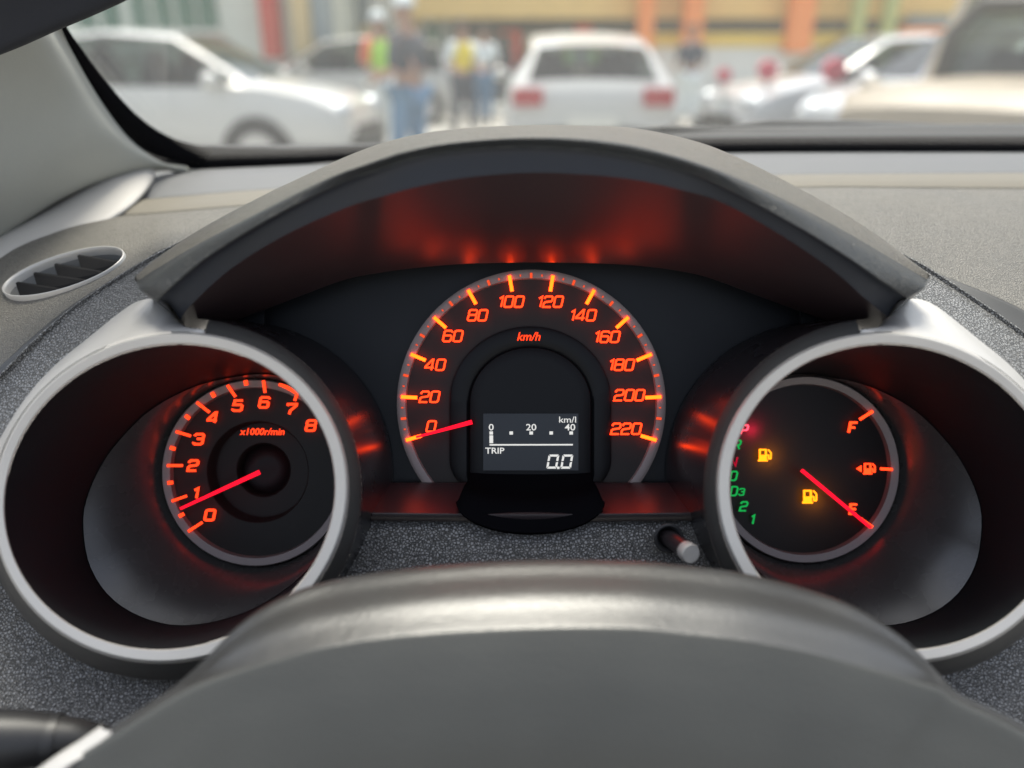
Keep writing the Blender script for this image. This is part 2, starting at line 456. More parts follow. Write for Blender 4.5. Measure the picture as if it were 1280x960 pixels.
# smooth groove strip and pebbled strip round the gauges, both sides
def side_strips(pad, edge, ear):
    n = 70
    a, b, c = px_row(pad, n), px_row(edge, n), px_row(ear, n)
    v, f = grid(smooth_rows([a, [p.lerp(q, .5) - UP * .0015 for p, q in zip(a, b)], b], 4)); solid(mesh('groove_strip', *off_pods(v, f), M['smooth'], dash), .003)
    b2 = [p + UP * .0012 for p in b]
    v, f = grid(smooth_rows([b, b2, [p.lerp(q, .3) + UP * .002 for p, q in zip(b, c)], [p.lerp(q, .7) + UP * .001 for p, q in zip(b, c)], c], 6)); solid(mesh('pebbled_strip', *off_pods(v, f), M['leather'], dash), .003)


side_strips([(-300, 740, .385), (-100, 550, .402), (0, 458, .415), (43, 419, .42), (92, 380, .43), (172, 330, .445), (222, 305, .455), (340, 252, .475)],
            [(-300, 770, .378), (-100, 575, .395), (0, 477, .408), (57, 420, .413), (105, 380, .423), (178, 333, .438), (228, 307, .45), (344, 258, .47)],
            [(-200, 860, .36), (-60, 650, .375), (20, 540, .385), (80, 470, .39), (175, 392, .405), (205, 375, .41), (250, 335, .425), (360, 280, .45)])
side_strips([(1000, 262, .47), (1060, 286, .462), (1113, 311, .455), (1163, 338, .44), (1280, 388, .42), (1450, 490, .40), (1650, 650, .385)],
            [(996, 268, .465), (1056, 291, .457), (1110, 314, .45), (1160, 341, .435), (1280, 423, .412), (1450, 560, .393), (1650, 740, .375)],
            [(985, 300, .45), (1040, 330, .435), (1090, 350, .42), (1150, 385, .405), (1240, 445, .39), (1390, 590, .375), (1550, 800, .36)])
# lower dash between and below the gauges
LX = [-300, 0, 200, 330, 440, 560, 664, 770, 890, 1000, 1150, 1330, 1650]
rws = []
for y, d in ((640, .410), (690, .402), (740, .396), (800, .391), (850, .385), (905, .374), (1000, .356), (1150, .34)):
    rws.append(catmull([P(x, y + (22 if y < 700 else 0) * 0, d) for x in LX], 320))
v, f = grid(smooth_rows(rws, 8)); solid(mesh('lower_panel', *off_pods(v, f), M['lower'], dash), .003)
# sill in front of the main dial
sa = catmull([P(x, 603, .443) for x in (300, 480, 664, 850, 1030)], 200); sb = catmull([P(x, y, .404) for x, y in ((300, 640), (480, 641), (664, 643), (850, 641), (1030, 640))], 200)
sc_ = [p - UP * .004 for p in sb]
v, f = grid(smooth_rows([sa, [p.lerp(q, .5) for p, q in zip(sa, sb)], sb], 6) + [sc_]); solid(mesh('dial_sill', *off_pods(v, f), M['gloss_under'], dash, sharp=40), .002)
# pale corner panel at the foot of the pillar
ctop = [(-160, 380, .47), (-60, 323, .51), (0, 292, .535), (30, 277, .55), (60, 255, .575), (84, 230, .60), (110, 221, .61), (192, 213, .63)]
cbot = [(-160, 405, .455), (-60, 355, .485), (0, 330, .505), (27, 318, .515), (90, 293, .535), (150, 260, .565), (176, 238, .59), (194, 216, .627)]
ca, cb = px_row(ctop, 60), px_row(cbot, 60)
v, f = grid(smooth_rows([ca, [p.lerp(q, .5) + UP * .006 for p, q in zip(ca, cb)], cb, [q - UP * .006 for q in cb]], 5)); solid(mesh('corner_panel', v, f, M['corner'], dash), .003)

# ---- air vent: rim, bowl, four blades
def vpt(a, s, dz):
    x, y = VA * s * math.cos(a), VB * s * math.sin(a)
    return VC[0] + x * math.cos(VT) - y * math.sin(VT), VC[1] + x * math.sin(VT) + y * math.cos(VT)
VP = [P(VC[0] + 60, VC[1] - 18, on_pad(VC[0] + 60, VC[1] - 18)), P(VC[0] - 60, VC[1] + 18, on_pad(VC[0] - 60, VC[1] + 18)), P(VC[0], VC[1] - 14, on_pad(VC[0], VC[1] - 14)), P(VC[0], VC[1] + 14, on_pad(VC[0], VC[1] + 14))]
vn = (VP[0] - VP[1]).cross(VP[2] - VP[3]).normalized()
if vn.dot(UP) < 0: vn = -vn
vc = sum(VP, Vector()) / 4 + vn * .001
def vplane(px, py, h=0.):
    ray = (P(px, py, 1.) - CAM).normalized(); t = (vc - CAM).dot(vn) / ray.dot(vn); return CAM + ray * t + vn * h
def vring(s, h, n=72): return [vplane(*vpt(2 * math.pi * i / n, s, 0), 0) + vn * h for i in range(n)]
M['bowl_grey'] = principled('vent_throat', (.15, .15, .145), .5); M['blade'] = principled('vent_blade', (.005, .005, .006), .7, spec=.15)
vent = mesh('air_vent', *grid([vring(1.0, -.003), vring(1.0, .0008), vring(.99, .0014), vring(.972, .0012), vring(.962, -.0005), vring(.955, -.004)], closed=True), M['silver'], dash, label='slanted oval air vent with dark blades')
mesh('vent_bowl', *(lambda g: (g[0], g[1] + [tuple(range(len(g[0]) - 72, len(g[0])))]))(grid([vring(.96, -.003), vring(.92, -.012), vring(.7, -.022)], closed=True)), M['bowl_grey'], vent)
major = (vplane(*vpt(0, 1, 0)) - vplane(*vpt(math.pi, 1, 0))).normalized()
for px0, py0, px1, py1 in ((20, 352, 72, 359), (42, 340, 104, 348), (68, 329, 128, 338), (97, 318, 148, 326)):
    a, b = vplane(px0, py0, -.0005), vplane(px1, py1, -.001); dn = -vn * .012
    aa, bb = vplane(px0 + 2, py0 + 15) - vn * .004, vplane(px1 + 2, py1 + 5) - vn * .004; th = (b - a).cross(dn).normalized() * .0007
    quad = [a, b, bb, aa]; vv = [p + th for p in quad] + [p - th for p in quad]
    mesh('vent_blade', vv, [(0, 1, 2, 3), (7, 6, 5, 4), (0, 4, 5, 1), (1, 5, 6, 2), (2, 6, 7, 3), (3, 7, 4, 0)], M['blade'], vent, smooth=False)

# ------------------------------------------------------------------ instrument hood
hood = thing('instrument_hood', 'arched padded hood curving over the instruments with a rounded front lip', 'hood', P(660, 180, .42))
c1 = [(170, 352, .385), (197, 327, .395), (250, 290, .41), (323, 250, .425), (384, 221, .44), (445, 193, .445), (498, 176, .45), (560, 165, .45), (650, 160, .45), (720, 160, .45), (790, 162, .45), (865, 177, .45), (921, 198, .445), (996, 236, .435), (1062, 274, .42), (1112, 309, .40), (1160, 349, .385)]
c2 = [(170.75, 352.25, 0.3822), (198.7983, 333.7437, 0.3801), (253.1881, 302.1147, 0.3756), (323.0, 266.2042, 0.366), (403.1558, 226.7468, 0.3518), (455.0, 207.0, 0.3446), (505.0, 190.0, 0.3424), (565.0, 179.0, 0.342), (650.0, 172.0, 0.342), (725.0, 173.0, 0.342), (795.0, 182.0, 0.3424), (865.0, 201.0, 0.3446), (921.0, 221.9448, 0.352), (999.2408, 258.6859, 0.3679), (1062.0, 292.4908, 0.3792), (1111.1008, 321.5883, 0.3828), (1159.5, 349.75, 0.3822)]
c4 = [(194, 374, 0.366), (209, 360, 0.3558), (262, 317, 0.3506), (343, 268, 0.3461), (425, 227, 0.3426), (470, 211, 0.3401), (515, 197, 0.3383), (570, 187, 0.338), (650, 182, 0.338), (725, 186, 0.338), (795, 197, 0.3383), (865, 216, 0.3401), (921, 241, 0.3426), (1000, 283, 0.3461), (1062, 321, 0.3506), (1100, 347, 0.3558), (1137, 371, 0.366)]
c5 = [(225, 400, 0.385), (240, 380, 0.3681), (290, 335, 0.3616), (360, 292, 0.3556), (437, 258, 0.3519), (480, 245, 0.3466), (520, 234, 0.3436), (575, 223, 0.343), (655, 216, 0.343), (730, 218, 0.343), (795, 225, 0.3436), (850, 237, 0.3466), (900, 252, 0.3519), (970, 290, 0.3556), (1040, 337, 0.3616), (1080, 372, 0.3681), (1110, 396, 0.385)]
c6 = [(250, 420, 0.43), (262, 412, 0.4273), (310, 395, 0.4256), (370, 372, 0.4249), (430, 350, 0.426), (475, 341, 0.426), (520, 335, 0.426), (580, 330, 0.426), (660, 328, 0.426), (735, 329, 0.426), (795, 332, 0.426), (850, 339, 0.426), (895, 350, 0.426), (960, 374, 0.4249), (1020, 396, 0.4256), (1060, 411, 0.4273), (1090, 420, 0.43)]
NH = 120
h1, h2, h4, h5, h6 = (px_row(c, NH) for c in (c1, c2, c4, c5, c6))
hb = [p + FW * .05 - UP * .03 for p in h1]
back = [p.lerp(q, .5) + UP * .003 for p, q in zip(h1, h2)]
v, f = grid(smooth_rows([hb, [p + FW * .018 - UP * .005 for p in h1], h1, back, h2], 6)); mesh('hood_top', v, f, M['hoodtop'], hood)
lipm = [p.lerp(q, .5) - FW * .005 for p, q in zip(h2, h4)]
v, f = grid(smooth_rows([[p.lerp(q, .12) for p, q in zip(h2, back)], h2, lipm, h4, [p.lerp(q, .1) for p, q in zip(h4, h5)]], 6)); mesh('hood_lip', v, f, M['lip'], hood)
for k in (0, -1):   # rounded end of the lip
    ring = [h1[k], back[k], h2[k], lipm[k], h4[k], h5[k]]
    mesh('lip_end', ring + [sum(ring, Vector()) / 6 + RX * (-.003 if k == 0 else .003)], [(i, (i + 1) % 6, 6) for i in range(6)], M['lip'], hood)
v, f = grid(smooth_rows([h4, [p.lerp(q, .5) + UP * .003 for p, q in zip(h4, h5)], h5], 8)); mesh('hood_underside', v, f, M['under'], hood)
g5 = [p for p in h5]
v, f = grid(smooth_rows([h5, [p.lerp(q, .52) - UP * .0022 for p, q in zip(h5, h6)], [p.lerp(q, .8) - UP * .0017 for p, q in zip(h5, h6)], h6], 10) + [[p + FW * .010 + UP * .0022 for p in h6], [p + FW * .026 + UP * .0055 for p in h6]]); mesh('inner_roof', *off_pods(v, f), M['gloss_under'], hood)

for sx in (0, 1):
    q = [(200, 345), (330, 345), (330, 416), (216, 416)]
    mesh('hood_cheek', *slab([(1331 - x if sx else x, y) for x, y in q], .437, .002), M['panel'], hood, smooth=False)

# ------------------------------------------------------------------ speedometer
SD = .446
spd = thing('speedometer', 'round lit speedometer in the middle with orange numerals 0 to 220 and a trip display', 'speedometer', P(664, 505, SD))
SC = (664., 505.)
# black surround panel (meets the inner roof above and the sill below)
NP = 260; top = [p + UP * .012 for p in h6]; bot = catmull([P(x, 640, SD + .004) for x in (150, 664, 1180)], NP); top = resample(top, NP)
v, f = grid([[p.lerp(q, u / 50) for p, q in zip([P(to_px(t)[0], to_px(t)[1], SD + .004) for t in top], bot)] for u in range(51)])
mesh('dial_surround', *off_pods(v, f), M['panel'], spd)
mesh('dial_face', *(lambda g: (g[0], g[1] + [tuple(range(len(g[0]) - 96, len(g[0])))]))(lathe(*SC, SD, [(169, SD + .004), (168, SD + .001), (160, SD + .001), (120, SD + .002)])), M['face'], spd)
# open silver ring
aa = rad(145.5); n = 90; rows = []
for r, d in ((168.5, SD + .003), (167.5, SD - .0015), (164, SD - .002), (157, SD - .0012), (155.5, SD + .002)):
    k = F / 1
    c = P(*SC, SD); rr_ = r / F * SD
    rows.append([c + RX * (rr_ * math.sin(-aa + 2 * aa * i / (n - 1))) + UP * (rr_ * math.cos(-aa + 2 * aa * i / (n - 1))) + FW * (d - SD) for i in range(n)])
v, f = grid(rows); mesh('dial_ring', v, f, M['ringm'], spd, sharp=50)
STEP = 19.3
def sp(a, r): return SC[0] + r * math.sin(rad(a)), SC[1] - r * math.cos(rad(a))
ND = SD - .0030
for i in range(12):
    a = (i - 5.5) * STEP
    mesh('tick', *bar(*sp(a, 163), *sp(a, 143), 4.2, 4.2, ND), M['yel'], spd, smooth=False)
    if i < 11:
        b = a + STEP / 2
        mesh('minor_tick', *bar(*sp(b, 164), *sp(b, 157.5), 3.0, 3.0, ND), M['dim'], spd, smooth=False)
        for q in (.25, .75):
            b = a + STEP * q; mesh('dot', *bar(*sp(b, 162.5), *sp(b, 160), 1.6, 1.6, ND), M['dim'], spd, smooth=False)
NUM = [('0', 539, 533), ('20', 537, 496), ('40', 544, 456), ('60', 566, 420), ('80', 597, 394), ('100', 639, 377), ('120', 688, 377), ('140', 729, 394), ('160', 759, 421), ('180', 777, 456), ('200', 787, 494), ('220', 783, 536)]
for tx, x, y in NUM:
    mesh('numeral', *glyphs(tx, x, y, 13.2, ND + .001, 2.2, .22, .23, wscale=1.04), M['num'], spd, smooth=False)
typed('unit_lettering', 'km/h', 661, 420.5, 10.5, ND + .001, M['tach'], spd, shear=.25, bold=.012)
mesh('needle', *bar(520, 546.5, 590, 527.5, 2.6, 5.5, SD - .006, .0015), M['needle'], spd, smooth=False)
# arch shaped recess ring and display housing
def arch(cx, hw, ytop, ybot, d, n=40, drop=0.):
    pts = [(cx - hw, ybot)] + [(cx + hw * math.cos(math.pi - math.pi * i / n), ytop + hw * .92 - hw * .92 * math.sin(math.pi * i / n)) for i in range(n + 1)] + [(cx + hw, ybot)]
    pts += [(cx + hw * math.cos(math.pi * i / n), ybot + drop * math.sin(math.pi * i / n)) for i in range(1, n)]
    return [P(x, y, d) for x, y in pts]
o1, o2, o3, o4 = arch(663, 101, 408, 575, SD + .0005, drop=60), arch(663, 99, 411, 575, SD - .0001, drop=60), arch(663, 80, 430, 590, SD - .0001, drop=50), arch(663, 77, 434, 590, SD + .001, drop=50)
v, f = grid([o1, o2, o3, o4], closed=True); mesh('arch_trim', v, f, M['face_dark'], spd, sharp=40)
hz = [arch(663, 77, 433, 600, SD + .001, drop=40), arch(663, 75, 435, 600, SD - .0012, drop=40), arch(663, 68, 442, 600, SD - .0024, drop=38), arch(663, 62, 449, 600, SD - .0026, drop=30)]
v, f = grid(hz, closed=True); f.append(tuple(range(len(v) - len(hz[0]), len(v)))); hs = mesh('display_housing', v, f, M['housing'], spd, sharp=40)
lw = [[P(663 + hw * math.cos(t), y0 + q * math.sin(t), d) for t in [math.pi * i / 60 for i in range(61)]] for hw, y0, q, d in ((76, 590, 3, .4425), (78, 600, 12, .430), (83, 608, 22, .4105), (90, 624, 36, .4015), (93, 627, 40, .4005), (93, 627, 42, .409))]
v, f = grid(smooth_rows(lw, 4)); M['skirt'] = principled('matt_housing', (.004, .004, .005), .9, spec=0.)
mesh('housing_skirt', v, f, M['skirt'], spd)
DD = SD - .0034
scr = mesh('display_screen', *slab([(604, 517), (723, 517), (723, 588), (604, 588)], DD, .0006), M['lcd'], spd, smooth=False)
WD = DD - .0003
for x, tx in ((614, '0'), (664, '20'), (712.5, '40')): typed('scale_number', tx, x, 534, 8.2, WD, M['white'], scr, bold=.01, squeeze=1.18)
typed('unit_lettering', 'km/l', 709.5, 524.5, 7.8, WD, M['white'], scr, bold=.004, squeeze=1.2)
typed('trip_lettering', 'TRIP', 618.5, 563.3, 7.6, WD, M['white'], scr, bold=.012, squeeze=1.15)
for x in (614, 639, 664, 689, 714): mesh('scale_mark', *slab([(x - 2.2, 539.3), (x + 2.2, 539.3), (x + 2.2, 543.2), (x - 2.2, 543.2)], WD, .0002), M['white'], scr, smooth=False)
mesh('scale_bar', *slab([(611.8, 544.2), (616.4, 544.2), (616.4, 554), (611.8, 554)], WD, .0002), M['white'], scr, smooth=False)
mesh('rule_line', *slab([(612, 555.2), (716, 555.0), (716, 556.8), (612, 557)], WD, .0002), M['white'], scr, smooth=False)
def seven(cx, cy, w_, h_, sl=.18):
    """a seven segment 0: six bars with mitred ends"""
    out = []; a, b = w_ / 2, h_ / 2; s = 2.6; g = .45
    def q(pts): out.append(slab([(cx + x + sl * y, cy - y) for x, y in pts], WD, .0002))
    q([(-a + g + .4, b), (a - g - .4, b), (a - s, b - s), (-a + s, b - s)]); q([(-a + s, -b + s), (a - s, -b + s), (a - g - .4, -b), (-a + g + .4, -b)])
    for sx in (-1, 1):
        q([(sx * a, b - g - .4), (sx * (a - s), b - s - g), (sx * (a - s), g + .6), (sx * a, g)]); q([(sx * a, -g), (sx * (a - s), -g - .6), (sx * (a - s), -b + s + g), (sx * a, -b + g + .4)])
    return join(out)
for x in (691, 708.5): mesh('segment_digit', *seven(x, 577, 13.4, 17.6), M['white'], scr, smooth=False)
mesh('decimal_point', *slab([(696.6, 583.4), (699.6, 583.4), (699.2, 586.2), (696.2, 586.2)], WD, .0002), M['white'], scr, smooth=False)

# ------------------------------------------------------------------ gauge pods left and right
LOBE = [(335, 467), (290, 471), (240, 484), (187, 513), (145, 555), (122, 590), (108, 625), (104, 655), (110, 700), (128, 735), (155, 760), (190, 776), (226, 782), (270, 777), (320, 760), (370, 727), (410, 682), (436, 625), (440, 570), (424, 520), (385, 480)]
TD = .472
def pod(root, mir, dcx, dcy):
    X = (lambda x: 1331 - x) if mir else (lambda x: x)
    SK = 12 if mir else -12          # the pods lean a little inwards
    def E(cx, cy, rx, ry, d, n=96): return [P(X(cx) + rx * math.cos(2 * math.pi * i / n), cy + ry * math.sin(2 * math.pi * i / n) + SK * math.cos(2 * math.pi * i / n), d) for i in range(n)]
    bz = [E(212, 621, 206.3, 190.3, .368), E(212, 621, 206.5, 190.5, .3622), E(212, 621, 208, 192, .3612), E(212.5, 621.5, 219.5, 203.5, .3602), E(213, 622, 221.5, 205.5, .3612), E(213.5, 622.5, 223, 207, .3655)]
    v, f = grid(bz, closed=True); mesh('bezel', v, f, M['silver'], root, sharp=35)
    def EA(cx, cy, rx, ry, d, n=110):
        return [P(X(cx) + (-1 if mir else 1) * rx * math.cos(t), cy + ry * math.sin(t) - 12 * math.cos(t), d) for t in [rad(-79) + rad(268) * i / (n - 1) for i in range(n)]]
    c0 = EA(213.5, 622.5, 223, 207, .3655)
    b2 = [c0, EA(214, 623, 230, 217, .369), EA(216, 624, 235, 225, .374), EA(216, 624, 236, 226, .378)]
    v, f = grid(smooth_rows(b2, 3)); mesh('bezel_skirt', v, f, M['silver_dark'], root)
    t0 = [p + (p - CAM) * ((.378 + .028 * min(1, max(0, (a_ - 1) / 6))) / .378 - 1) for p, a_ in [(P(X(216) + (-1 if mir else 1) * 236 * math.cos(rad(t)), 624 + 226 * math.sin(rad(t)) - 12 * math.cos(rad(t)), .378), -79 - t) for t in [189 - 299 * i / 130 for i in range(131)]]]; ax_ = P(X(216), 624, .378)
    t1 = [p + FW * (.448 - (p - CAM).dot(FW)) + (RX * (p - ax_).dot(RX) + UP * (p - ax_).dot(UP)) * .05 for p in t0]
    v, f = grid([[a.lerp(b, u) for a, b in zip(t0, t1)] for u in (0, .1, .5, 1)]); mesh('pod_collar', v, f, M['collar'], root)
    # dark wall from the bezel down to the bowl rim, and the satin bowl behind it
    nn = 120
    lob = catmull([(X(x), y, 0) for x, y in LOBE], 400, closed=True)
    def at_angle(a):
        ca, sa = math.cos(a), math.sin(a)
        return max(lob, key=lambda p: ((p.x - dcx) * ca + (p.y - dcy) * sa) / max(1e-6, math.hypot(p.x - dcx, p.y - dcy)))
    rim, inner, ringo, wall0 = [], [], [], []
    sgn = -1 if not mir else 1
    for i in range(nn):
        a = 2 * math.pi * i / nn; p = at_angle(a)
        dist = math.hypot(p.x - dcx, p.y - dcy); u = min(1., max(0., (dist - 117) / 120.))
        d = .462 - .030 * u
        rim.append(P(p.x, p.y, d))
        ringo.append(P(dcx + 116 * math.cos(a), dcy + 116 * math.sin(a), TD + .002))
        wall0.append(P(X(212) + 206 * math.cos(a), 621 + 190 * math.sin(a) + SK * math.cos(a), .369))
    lipr = [p - (p - P(dcx, dcy, .44)).normalized() * .0006 - FW * .001 for p in rim]
    bowl = smooth_rows([lipr, [p.lerp(q, .4) - FW * .004 for p, q in zip(rim, ringo)], [p.lerp(q, .8) - FW * .003 for p, q in zip(rim, ringo)], ringo], 8)
    v, f = grid(bowl, closed=True); mesh('bowl', v, f, M['bowl'], root)
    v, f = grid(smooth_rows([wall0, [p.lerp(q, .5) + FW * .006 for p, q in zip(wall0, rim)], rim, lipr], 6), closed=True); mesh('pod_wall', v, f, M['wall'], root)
    # pale fairing running up to the hood end
    a0_, a1_ = (rad(188), rad(281))
    nE = 50
    arc = [P(X(213 + 223.5 * math.cos(a0_ + (a1_ - a0_) * i / (nE - 1))), 622.5 + 207.5 * math.sin(a0_ + (a1_ - a0_) * i / (nE - 1)) - 12 * math.cos(a0_ + (a1_ - a0_) * i / (nE - 1)), .3640) for i in range(nE)]
    oc = [(-30, 610), (-12, 572), (9, 534), (37, 492), (71, 455), (115, 419), (160, 383), (183, 374), (203, 377), (216, 392), (224, 404), (241, 412), (256, 416.5)]
    out = resample(catmull([P(X(x), y, .384 + .018 * min(1, max(0, (x + 30) / 200)) if x < 212 else (.385 if x < 230 else (.374 if x < 250 else .364))) for x, y in oc], 200), nE)
    midr = [p.lerp(q, .35) + UP * .0015 for p, q in zip(arc, out)]
    v, f = grid(smooth_rows([arc, midr, out, [p + FW * .01 - UP * .003 for p in out]], 5)); mesh('fairing', v, f, M['silver'], root)


def pump(cx, cy, h, d, mat, parent, name='fuel_lamp', arrow=False, label=None):
    w_ = h * .62; parts = []
    x0, x1, y0, y1 = cx - w_ * .62, cx + w_ * .38, cy - h / 2, cy + h / 2; s = h * .13
    def rect(a, b, c_, e): parts.append(slab([(a, b), (c_, b), (c_, e), (a, e)], d, .0008))
    rect(x0, y0, x0 + s, y1 - s); rect(x1 - s, y0, x1, y1 - s); rect(x0 + s, y0, x1 - s, y0 + s); rect(x0 + s, cy - h * .02, x1 - s, y1 - s); rect(x0 - s * .6, y1 - s, x1 + s * .6, y1)
    for a in ((x1, cy, x1 + s * 1.2, cy), (x1 + s * 1.2, cy, x1 + s * 1.2, y1 - s * 1.6), (x1 + s * 1.2, y1 - s * 1.6, x1 + s * 2.6, y1 - s * 1.6), (x1 + s * 2.6, y1 - s * 1.6, x1 + s * 2.6, y0 + s * 2.2), (x1 + s * 2.6, y0 + s * 2.2, x1 + s * .9, y0 + s * .4)):
        parts.append(bar(*a, s * .75, s * .75, d, .0008))
    if arrow: parts.append(slab([(x0 - 10, cy), (x0 - 3.5, cy - 4), (x0 - 3.5, cy + 4)], d, .0008))
    return mesh(name, *join(parts), mat, parent, smooth=False, label=label)


def small_dial(root, cx, cy, hub):
    prof = [(117, TD + .003), (116, TD - .004), (114.5, TD - .005), (106, TD - .004), (105, TD)]
    mesh('dial_ring', *lathe(cx, cy, TD, prof), M['ringm'], root, sharp=50)
    if hub:
        mesh('dial_face', *lathe(cx, cy, TD, [(107, TD + .0005), (64, TD + .0005), (62, TD + .002), (62, TD + .010), (60, TD + .0115), (35, TD + .0115), (33, TD + .013), (32, TD + .020)]), M['face'], root, sharp=40)
        v, f = lathe(cx, cy, TD, [(32.5, TD + .019), (31, TD + .0205), (12, TD + .0205)]); f.append(tuple(range(len(v) - 96, len(v)))); mesh('dial_hub', v, f, M['face_dark'], root)
    else:
        v, f = lathe(cx, cy, TD, [(107, TD + .0005), (60, TD + .0012)]); f.append(tuple(range(len(v) - 96, len(v)))); mesh('dial_face', v, f, M['smoked'], root)


tach = thing('tachometer', 'round gauge left with red needle and numerals 0 to 8 inside a silver bezel', 'tachometer', P(322, 590, TD))
pod(tach, False, 322, 590); small_dial(tach, 322, 590, True)
TN = TD - .0030
for x0, y0, x1, y1 in ((235, 664.5, 252.5, 653), (214.5, 626.5, 233, 620), (208.5, 582, 228, 582), (219.5, 539.5, 238, 545), (245.5, 503, 261.5, 515.5), (284, 481.5, 294, 496), (329, 475.5, 331, 491), (372, 490, 368, 501)):
    mesh('tick', *bar(x0, y0, x1, y1, 3.4, 3.4, TN - .003), M['tach'], tach, smooth=False)
for x, y in ((226.5, 644), (212.5, 603.5), (215.5, 560.5), (234, 521.5), (266, 493.5), (307, 478.5)):
    a = math.atan2(y - 590, x - 322); mesh('minor_tick', *bar(x - 3.3 * math.cos(a), y - 3.3 * math.sin(a), x + 3.3 * math.cos(a), y + 3.3 * math.sin(a), 4.4, 4.4, TN - .003), M['tach'], tach, smooth=False)
mesh('red_zone', *join([bar(348.5 + i * 5.6, 480.4 + i * 1.7 + .25 * i * i, 348.5 + (i + 1) * 5.8, 480.4 + (i + 1) * 1.7 + .25 * (i + 1) ** 2, 3.6 + i * .5, 4.1 + i * .5, TN - .003) for i in range(4)]), M['tach'], tach, smooth=False)
for tx, x, y in (('0', 262, 644), ('1', 244.5, 616.5), ('2', 241, 582), ('3', 248, 549), ('4', 266, 522), ('5', 297, 507), ('6', 330, 503), ('7', 364, 511.5), ('8', 388.5, 532)):
    mesh('numeral', *glyphs(tx, x, y, 12.6, TN, 3.0, .2, wscale=1.2), M['tach'], tach, smooth=False)
typed('unit_lettering', 'x1000r/min', 327.5, 539.5, 8.4, TN, M['tach'], tach, shear=.2, squeeze=1.02, bold=.02)
mesh('needle', *bar(323.5, 590.5, 225, 636, 5.6, 3.4, TD - .0085, .002), M['needle'], tach, smooth=False)

fuel = thing('fuel_gauge', 'round fuel gauge with F and E marks, gear letters and amber pump lamps', 'fuel gauge', P(1004, 586, TD))
pod(fuel, True, 1004, 586); small_dial(fuel, 1004, 586, False)
for x0, y0, x1, y1 in ((1075, 524.5, 1091.5, 514), (1101, 586, 1116, 587), (1076, 648, 1091, 659)):
    mesh('tick', *bar(x0, y0, x1, y1, 3.2, 3.2, TN - .003), M['num'], fuel, smooth=False)
mesh('full_mark', *glyphs('F', 1066.5, 534.5, 12.5, TN, 2.8, .2), M['num'], fuel, smooth=False)
mesh('empty_mark', *glyphs('E', 1067, 636.5, 11.5, TN, 2.6, .1), M['num'], fuel, smooth=False)
pump(1086, 586, 14, TN, M['num'], fuel, 'pump_symbol', True, label='orange pump symbol with a small arrow')
pump(955, 569, 15.5, TN, M['amber'], fuel, label='amber pump lamp beside the gear letters')
pump(1011, 621, 17, TN, M['amber'], fuel, label='amber pump lamp below the needle')
# lamps behind the smoked dial: a closed cup with the bulbs in it
v, f = lathe(1004, 586, TD, [(117.5, TD + .002), (117.5, TD + .03), (.5, TD + .03)]); mesh('gauge_back', v, f, M['face_dark'], fuel)
M['bulb_amber'] = emit('bulb_amber', (26., 7.0, .1)); M['bulb_red'] = emit('bulb_red', (26., .3, 1.5))
for x, y, g_, m_ in ((955, 569, .008, 'bulb_amber'), (1011, 621, .008, 'bulb_amber'), (936, 537, .005, 'bulb_red')):
    mesh('bulb', *slab([(x - 3, y - 3), (x + 3, y - 3), (x + 3, y + 3), (x - 3, y + 3)], TD + g_, .001), M[m_], fuel, smooth=False)
mesh('needle', *bar(1003, 588, 1089, 659.5, 4.2, 3.6, TD - .0085, .002), M['needle'], fuel, smooth=False)
for tx, x, y, m in (('P', 931, 537, 'pinkred'), ('R', 922, 556, 'green'), ('N', 917, 577, 'dred'), ('D', 917.5, 595, 'green'), ('D', 918, 614, 'green'), ('2', 930, 633, 'green'), ('1', 941, 649.5, 'green')):
    mesh('gear_letter', *glyphs(tx, x, y, 11.0, TN, 1.9, .22), M[m], fuel, smooth=False, label=None)
mesh('gear_letter', *glyphs('3', 927.5, 615, 8.0, TN, 1.5, .2), M['green'], fuel, smooth=False)

# ------------------------------------------------------------------ trip reset knob
kn = thing('reset_knob', 'short dark push stalk with a pale ringed tip, low between the middle and right gauges', 'knob', P(838, 676, .39))
cup = [P(836 + 19 * math.cos(t) , 673 + 19 * math.sin(t), .392) for t in [2 * math.pi * i / 40 for i in range(40)]]
kd = (P(866, 693, .372) - P(835, 672, .396)); kdn = kd.normalized()
mesh('knob_socket', *grid([cup, [p.lerp(P(836, 673, .392), .12) - FW * .0015 for p in cup], [p.lerp(P(836, 673, .392), .4) + FW * .004 for p in cup], [p.lerp(P(836, 673, .392), .95) + FW * .006 for p in cup]], closed=True), M['black'], kn)
a0 = P(834, 671, .397)
mesh('stalk', *tube([a0, a0 + kd * .95], [.0042, .0042], 24), M['gloss_under'], kn, sharp=50)
e = P(862.5, 691.5, .372)
mesh('tip', *tube([e - kdn * .004, e, e + kdn * .0012, e + kdn * .0010], [.0046, .0048, .0042, .0031], 28, caps=False), M['silver'], kn, sharp=50)
mesh('tip_hollow', *tube([e + kdn * .0010, e - kdn * .001, e - kdn * .0012], [.0031, .0027, .0003], 28, caps=False), M['black'], kn, sharp=50)

